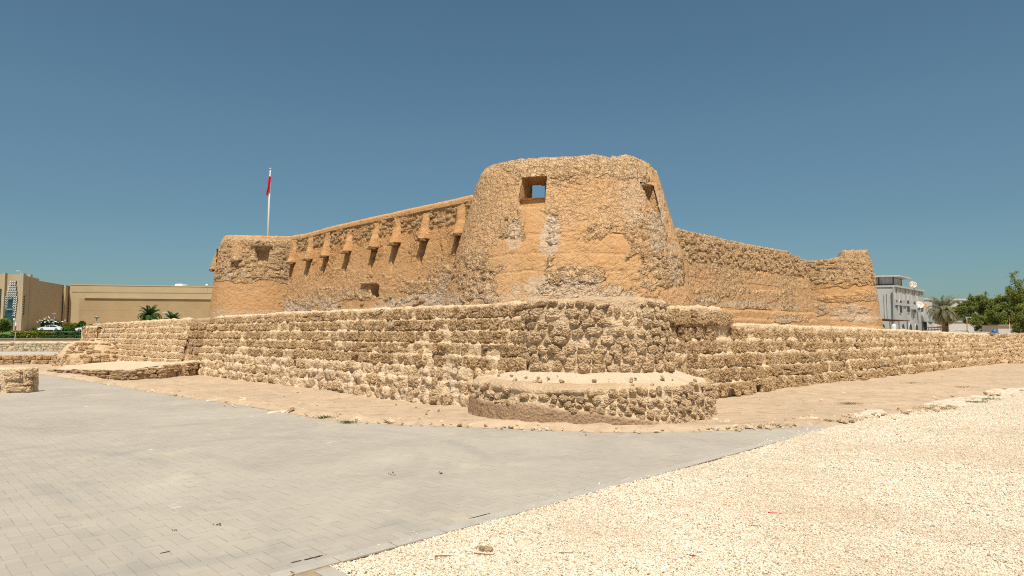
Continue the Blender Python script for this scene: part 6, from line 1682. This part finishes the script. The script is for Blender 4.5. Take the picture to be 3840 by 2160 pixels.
# palm and trees
p = at(3542, 1166, 72)
palm('shaggy date palm with drooping dusty fronds in front of the pale wall', (p.x, 72, 0), p.z, 2.25, 60, M['leaf_palm'], 31, None, .36, dry=26, up=-.1, width=.028, nl=40)
p = at(3655, 1240, 66)
palm('small half dead palm sucker at the foot of the spreading tree', (p.x, 66, 0), .9, 1.5, 16, M['leaf_palm'], 32, None, .2, dry=6, up=-.1)
def tr(px, Y): return (mp(px, Y).x, Y, 0)
tree('broad feathery mesquite tree right of the palm', tr(3678, 68), 2.3,
     [(-1.4, 0, 3.9, 1.1, 1.1, .7), (-.3, 0, 4.4, 1.3, 1.1, .9), (.9, .2, 4.2, 1.2, 1.1, .9), (-.9, -.3, 3.0, 1.2, 1.0, .8), (.6, -.3, 3.0, 1.2, 1.0, .9), (.2, 0, 2.0, 1.0, .9, .7), (1.7, 0, 3.3, .9, .9, .8), (-1.9, 0, 4.3, .8, .7, .5), (-1.2, 0, 4.6, 1.0, .8, .6), (-.1, 0, 4.9, 1.0, .8, .6), (1.3, 0, 4.7, 1.0, .8, .6), (2.2, 0, 4.1, .8, .8, .8), (-2.3, 0, 3.4, .6, .7, .5)],
     30000, M['leaf_olive'], (.15, .032), 41, sprays=[((-1.8, 0, 4.3), (-2.6, 0, 4.9), 160), ((.3, 0, 5), (.5, 0, 5.9), 160), ((1.4, 0, 4.8), (2.0, 0, 5.6), 160), ((-.8, 0, 4.9), (-1.2, 0, 5.6), 120), ((-2.0, 0, 3.9), (-3.1, 0, 4.2), 140)])
tree('dense green mesquite tree behind the thin red topped pole', tr(3768, 62), 2.2,
     [(-1.0, 0, 3.4, 1.0, 1.0, .8), (.2, 0, 3.8, 1.1, 1.0, .8), (-.5, -.2, 2.6, 1.1, 1.0, .8), (.9, 0, 3.0, 1.1, 1.0, 1.0), (.3, -.2, 1.9, 1.1, .9, .7), (-1.1, 0, 1.9, .7, .8, .6), (-.6, 0, 4.4, .9, .8, .6), (.7, 0, 4.5, 1.0, .8, .6), (1.4, 0, 4.0, .8, .8, .8)],
     20000, M['leaf_olive'], (.14, .032), 42, sprays=[((.2, 0, 4.3), (.1, 0, 5.2), 140), ((-1, 0, 4), (-1.5, 0, 4.7), 120)])
tree('tall open mesquite tree cut off by the right edge', tr(3862, 58), 3.0,
     [(-1.3, 0, 5.1, .8, .9, 1.0), (-.4, 0, 4.6, 1.1, 1.0, .9), (-.9, 0, 3.5, 1.1, 1.0, .9), (.6, 0, 4.9, 1.2, 1.0, 1.1), (-.7, -.2, 2.4, 1.1, 1.0, .9), (.8, 0, 3.0, 1.2, 1.0, 1.0), (-.4, -.2, 1.5, 1.0, .9, .7)],
     24000, M['leaf_olive'], (.14, .03), 43, sprays=[((-1.2, 0, 5.6), (-1.6, 0, 6.9), 260), ((-1.6, 0, 6.7), (-1.0, 0, 7.05), 120), ((-.3, 0, 5.2), (-.4, 0, 6.5), 200), ((.3, 0, 5.4), (.2, 0, 6.9), 200), ((-1.5, 0, 4.6), (-2.0, 0, 5.6), 120)])
bush('shrub', 'small green shrub peeping out beside the foot of the right tower', 'shrub', tuple(at(3301, 1226, 62)), (.35, .4, .5), 700, M['leaf_green'], (.12, .05), 44)
# poles
def pole(label, px, pyt, Y, cols, r=.035):
    p = at(px, pyt, Y); t = thing('pole', label, 'pole', (p.x, Y, 0)); z = 0
    for i, (f0, f1, m) in enumerate(cols):
        mb = MB(); mb.tube([(p.x, Y, p.z * f0 - (.1 if i == 0 else 0)), (p.x, Y, p.z * f1)], r, 8); mb.build('pole_section', M[m], t)
    return t
M['red_paint'] = flat('red_paint', (0.45, 0.05, 0.04), .6, .3, var=.15)
M['ochre_paint'] = flat('ochre_paint', (0.42, 0.24, 0.10), .7, .2, var=.25, sc=6)
pole('thin ochre post behind the right wall left of the spreading tree', 3625, 1190, 48, [(0, .94, 'ochre_paint'), (.94, 1, 'grey_metal')])
pole('thin white pole with red top behind the far end of the wall', 3784, 1182, 46, [(0, .8, 'white_metal'), (.8, 1, 'red_paint')], .02)
p = at(3626, 1191, 48); t = thing('lamp_arm', 'short grey cross arm on top of the ochre post', 'bracket', (p.x, 48, p.z)); mb = MB(); mb.box((p.x + .1, 48, p.z + .03), (.45, .06, .05)); mb.build('arm', M['grey_metal'], t)
# shed, drum, rack, scrap beyond the wall
p0, p1 = mp(3736, 58), mp(3788, 58); t = thing('shed', 'small beige flat roofed shed behind the blue drum', 'shed', (p0.x, 58, 0)); z1 = at(3760, 1221, 58).z
mb = MB(); mb.prism([p0, p1, p1 + Vector((0, 2)), p0 + Vector((0, 2))], -.1, z1); mb.build('wall', M['wallshade'], t)
mb = MB(); mb.prism([p0 + Vector((-.1, -.15)), p1 + Vector((.15, -.15)), p1 + Vector((.15, 2.1)), p0 + Vector((-.1, 2.1))], z1 + .003, z1 + .08); mb.build('roof', M['ochre_paint'], t)
M['blue'] = flat('blue_plastic', (0.02, 0.12, 0.30), .5, .4, var=.1)
p = at(3728, 1245, 52); t = thing('drum', 'blue plastic drum leaning behind the wall near the beige shed', 'drum', (p.x, 52, 0))
mb = MB(); R = Matrix.Rotation(.25, 4, 'Y'); mb.lathe((p.x - .1, 52, p.z - .45), [(.13, 0), (.15, .03), (.15, .22), (.165, .24), (.15, .26), (.15, .46), (.165, .48), (.15, .5), (.14, .66), (.1, .69), (0, .69)], 18, R); mb.build('body', M['blue'], t, smooth=True)
mb = MB(); mb.box((p.x - .1, 52, (p.z - .6) / 2), (.7, .7, max(.1, p.z - .5))); mb.build('block', M['wallshade'], t)
p0, p1 = at(3483, 1245, 60), at(3552, 1245, 60); t = thing('metal_rack', 'rusty open metal rack lying below the palm behind the wall', 'rack', (p0.x, 60, 0)); zt_ = at(3520, 1227, 60).z
mb = MB()
for z in (zt_, zt_ - .22, .4): mb.tube([(p0.x, 60, z - .05), (p1.x, 60, z + .06)], .03, 6); mb.tube([(p0.x + .2, 60.8, z - .05), (p1.x + .2, 60.8, z + .1)], .03, 6)
for k in range(7): x = p0.x + (p1.x - p0.x) * k / 6; mb.tube([(x, 60, 0), (x, 60, zt_ - .05 + .015 * k)], .03, 6); mb.tube([(x, 60, zt_ - .03), (x + .2, 60.8, zt_ - .03)], .025, 6)
mb.build('frame', M['rust'], t)
p = at(3590, 1238, 60); t = thing('scrap_hoop', 'bent dark metal hoops and pipes beside the rack', 'scrap', (p.x, 60, 0)); mb = MB()
for k in range(3): mb.tube([(p.x - 1.0 + .3 * k + .9 * (1 - math.cos(a)), 60 + .2 * k, .9 + 1.0 * math.sin(a) ** .8 if 0 < a < math.pi else .9) for a in [math.pi * i / 10 for i in range(11)]], .03, 6)
mb.tube([(p.x - 1.3, 60, 1.5), (p.x + .9, 60, 1.35)], .04, 6); mb.build('pipe', M['grey_metal'], t)
t = thing('plank', 'long pale plank lying along the wall top under the trees', 'plank', tuple(at(3660, 1246, 50))); a = at(3628, 1245, 50); b = at(3706, 1248, 50); slab('board', a, b, .3, .1, M['wallshade'], t, .004)
mb = MB(); mb.box((a.x + .3, 50, a.z / 2), (.2, .3, a.z - .06)); mb.box((b.x - .3, 50, b.z / 2), (.2, .3, b.z - .08)); mb.build('trestle', M['timber'], t)

# ------------------------------------------------------------------ loose things on the ground
rk = random.Random(99); st = Stones()
deb = thing('loose_stones', 'scatter of small broken stones along the edge of the grey paving', 'stones', (0, 15, 0))
def drop(px, py, s0, s1, n, sx, sy):
    for k in range(n):
        g = gp(px + rk.gauss(0, sx), py + rk.gauss(0, sy), .02); q = rk.uniform(s0, s1)
        if inside(pav_poly, np.array([g.x]), np.array([g.y]))[0] and q > .06: continue
        st.add(g + Z3 * q * .12, (1, 0, 0), (0, 1, 0), Z3, q * rk.uniform(1, 1.8), q, q * .5, .9, rk)
for (px, py) in PAVN[1:]: drop(px, py - 6, .015, .05, 12, 60, 4)
for px in range(480, 1700, 60): drop(px, np.interp(px, [p[0] for p in PAVN], [p[1] for p in PAVN]) - 7, .02, .10 if px % 180 else .16, 3, 30, 4)
for px in range(1750, 2700, 32): drop(px, 1603 + 5 * math.sin(px) - (8 if px < 1900 or px > 2560 else 0), .015, .07 if px % 128 else .13, 4, 20, 4)
for (px, py) in ((2650, 1595), (2680, 1590), (2760, 1606), (2850, 1600), (2950, 1590), (3010, 1570), (3040, 1562), (3070, 1575), (3140, 1580), (3200, 1562), (3290, 1557), (3400, 1545), (3480, 1540), (3540, 1530), (3660, 1500), (3740, 1478), (3800, 1462)): drop(px, py, .02, .09, 12, 30, 5)
for k in range(260):
    px = rk.uniform(300, 3800); py = rk.uniform(1380, 1600); g = gp(px, py)
    if inside(pav_poly, np.array([g.x]), np.array([g.y]))[0] or inside(grav_poly, np.array([g.x]), np.array([g.y]))[0]: continue
    if g.x * NL[0] + g.y * NL[1] < -9.3 and g.x < 1: continue
    if g.x > 2 and (Vector((g.x, g.y, 0)) - RA).dot(Vector((pathR.n[0], pathR.n[1], 0))) < .2: continue
    q = rk.uniform(.02, .06); st.add(g + Z3 * .025, (1, 0, 0), (0, 1, 0), Z3, q * 1.5, q, q * .6, 1.2, rk)
M['sand_stone'] = m_stone('sandy_loose_stone', (0.60, 0.44, 0.28), (0.80, 0.62, 0.42), (0.46, 0.32, 0.2), .01)
st.flush(deb, M['sand_stone'])
def crusts(name, label, spots, mat, zz=.03, kind='slab'):
    for i, (px, py, w, d, lab) in enumerate(spots):
        c = gp(px, py); t = thing(name, lab, kind, tuple(c)); r = np.random.default_rng(i + 200); n = 26; V = [(0, 0, zz)]; 
        for ring_, z in ((.55, zz), (.85, zz * .9), (1.0, zz * .2), (1.03, -.02)):
            for k in range(n):
                a = 2 * math.pi * k / n; rr2 = ring_ * (1 + .22 * math.sin(a * 3 + i) + .12 * math.sin(a * 7 + 2 * i) + r.normal() * .03); V.append((math.cos(a) * w / 2 * rr2, math.sin(a) * d / 2 * rr2, z + r.normal() * .006))
        Fc = [(0, 1 + k, 1 + (k + 1) % n) for k in range(n)]; bm = bmesh.new(); vs = [bm.verts.new(v) for v in V]
        for f in Fc: bm.faces.new([vs[x] for x in f])
        for q in range(3):
            for k in range(n): a, b = 1 + q * n + k, 1 + q * n + (k + 1) % n; bm.faces.new((vs[a], vs[a + n], vs[b + n], vs[b]))
        me = bpy.data.meshes.new(name); bm.to_mesh(me); bm.free(); me.materials.append(mat); o = bpy.data.objects.new('crust', me); COL.objects.link(o); o.parent = t; o.rotation_euler = (0, 0, .75)
M['lime'] = flat('pale_lime_crust', (0.66, 0.56, 0.43), .95, .1, var=.15, sc=6, bump=.02)
crusts('lime_crust', '', [(3262, 1553, 1.7, .5, 'flat pale lime crust at the gravel edge nearest the paving tip'), (3560, 1512, 2.6, .7, 'long pale lime crust in the middle of the gravel edge'), (3640, 1497, 2.0, .6, 'pale lime crust just right of the longest one at the gravel edge'),
     (3770, 1468, 2.8, .7, 'pale lime crust at the gravel edge near the right border'), (3030, 1573, 1.1, .35, 'small pale lime crust above the narrow tip of the paving'), (1090, 1543, .8, .2, 'thin flat pale slab at the paving edge below the left wall'), (860, 1498, .9, .25, 'pale flat crust at the paving edge left of the centre of the left wall'), (2100, 1604, .6, .14, 'flat pale stone slab at the foot of the round platform')], M['lime'], .035, 'crust')
M['dry_grass'] = flat('dry_grass', (0.20, 0.16, 0.06), .9, .1, var=.3, sc=9); M['weed'] = flat('weed_green', (0.07, 0.11, 0.02), .8, .2, var=.3, sc=9)
def tuft(label, px, py, r, n, h, mat, seed):
    c = gp(px, py, .0); t = thing('grass_tuft', label, 'grass tuft', tuple(c)); rng = np.random.default_rng(seed)
    B = np.stack([c.x + rng.normal(0, r * .45, n), c.y + rng.normal(0, r * .3, n), np.full(n, .02)], 1); d = rng.normal(size=(n, 3)) * np.array((.8, .8, .3)) + np.array((0, 0, .5)); d /= np.linalg.norm(d, axis=1)[:, None]; L = h * rng.uniform(.5, 1.3, n)[:, None]
    u = np.cross(d, rng.normal(size=(n, 3))); u /= np.linalg.norm(u, axis=1)[:, None]; V = np.stack([B - u * .004, B + u * .004, B + d * L], 1).reshape(-1, 3)
    o = link('blades', mesh_np('blades', V, np.arange(n * 3).reshape(-1, 3), None, False, (mat,)), t); o['kind'] = 'stuff'
for i, (px, py, r, lab, m_) in enumerate([(1222, 1568, .22, 'small green weed tuft on the crust below the left wall', 'weed'), (1305, 1588, .16, 'flattened dark green weed at the paving edge below the left wall', 'weed'), (2912, 1598, .24, 'green and brown weed tuft at the tip of the paving', 'weed'),
        (3088, 1583, .25, 'dry brown grass tuft at the narrow tip of the paving', 'dry_grass'), (3535, 1526, .4, 'low olive weed mat at the middle of the gravel edge', 'weed'), (3650, 1510, .4, 'olive grass tuft beside the pale crust on the gravel edge', 'weed'), (3690, 1499, .4, 'small weed clump further right on the gravel edge', 'weed'),
        (3500, 1536, .4, 'dry grass tuft left of the olive weed mat', 'dry_grass'), (3430, 1440, .5, 'sparse dry grass patch on the sand before the right wall', 'dry_grass'), (3600, 1455, .5, 'sparse dry grass patch nearest the far end of the right wall', 'dry_grass'), (3190, 1517, .3, 'dry grass patch on the darker sand right of the platform', 'dry_grass')]):
    tuft(lab, px, py, r, 260, .05 if m_ == 'weed' else .06, M[m_], i + 300)
# twigs, scraps
def twig(label, px, py, L, ang_, mat, name='twig', r=.004):
    c = gp(px, py, .015); t = thing(name, label, name.replace('_', ' '), tuple(c)); mb = MB(); d = Vector((math.cos(ang_), math.sin(ang_), 0)); pts = [c + d * (L * (k / 5 - .5)) + Vector((rk.gauss(0, L * .03), rk.gauss(0, L * .03), .004 * rk.random())) for k in range(6)]
    mb.tube(pts, [r, r * 1.1, r, r, r * .8, r * .5], 6); mb.build('stem', mat, t)
twig('longer dry twig on the gravel beside a pale stone', 1815, 2078, .16, -.25, M['timber']); twig('thin dry twig on the gravel just left of the longer one', 1665, 2084, .13, .15, M['timber'])
twig('lone dry twig on the gravel in the lower middle', 2140, 2075, .18, -.1, M['timber']); twig('short dark twig near the red scrap on the gravel', 2825, 1972, .14, -.4, M['timber'])
twig('thin red thread scrap on the gravel', 2905, 1924, .14, -.3, M['red'], 'thread', .004)
c = gp(2600, 2088, .02); t = thing('bottle_cap', 'tiny red cap on the gravel at the lower right', 'cap', tuple(c)); mb = MB(); mb.lathe(c, [(.014, 0), (.015, .006), (.012, .012), (0, .013)], 14); mb.build('shell', M['red'], t)
c = gp(1822, 2063, .012); t = thing('stone', 'rounded pale stone on the gravel by the twigs', 'stone', tuple(c)); v, f = ROCK_HI[3]; o = link('rock', mesh_np('rock', v * np.array((.055, .035, .028)) + np.array(c[:]), f, None, False, (M['coral_pale'],)), t)
def wad(label, px, py, s_, mat, cat='leaf'):
    c = gp(px, py, .006); t = thing('dry_leaf', label, cat, tuple(c)); rng = np.random.default_rng(int(px)); n = 10; P = np.array(c[:]) + rng.normal(size=(n, 3)) * np.array((s_, s_ * .6, .003)); leaves('blade', P, None, mat, t, (s_ * 1.2, s_ * .35), rng)
wad('small green leaf cluster on the paving at lower left', 815, 1966, .022, M['leaf_green']); wad('tiny dark leaf bit on the paving at lower left', 657, 1988, .012, M['leaf_dark']); wad('green leaf cluster on the paving near the centre', 1658, 1776, .03, M['leaf_green']); wad('reddish brown dry leaf at the gravel corner', 1100, 2153, .02, M['ochre_paint'])
wad('dark dry leaf on the paving near the platform', 1480, 1779, .025, M['timber'])
# dark tar scabs in the paving joints
M['tar'] = flat('black_tar', (0.05, 0.047, 0.043), .7, .3, var=.3, sc=20)
for i, (px, py, L, lab) in enumerate([(1108, 2106, .10, 'leftmost black tar scab on the paving by the gravel corner'), (1160, 2094, .11, 'middle black tar scab near the gravel corner'), (1193, 2086, .09, 'right black tar scab near the gravel corner'), (1800, 1934, .22, 'long black tar scab by the gravel edge further up'), (621, 2070, .08, 'small oval dark stain of tar at lower left')]):
    c = gp(px, py, .004); t = thing('tar_spot', lab, 'tar spot', tuple(c)); rng = np.random.default_rng(i); n = 22; mb = MB(); vs = []
    for k in range(n): a = 2 * math.pi * k / n; r_ = 1 + .25 * rng.normal(); vs.append((c.x + (math.cos(a) * E1.x * L / 2.6 + math.sin(a) * -E1.y * .007) * r_, c.y + (math.cos(a) * E1.y * L / 2.6 + math.sin(a) * E1.x * .007) * r_))
    mb.prism(vs, .0015, .005); mb.build('scab', M['tar'], t)
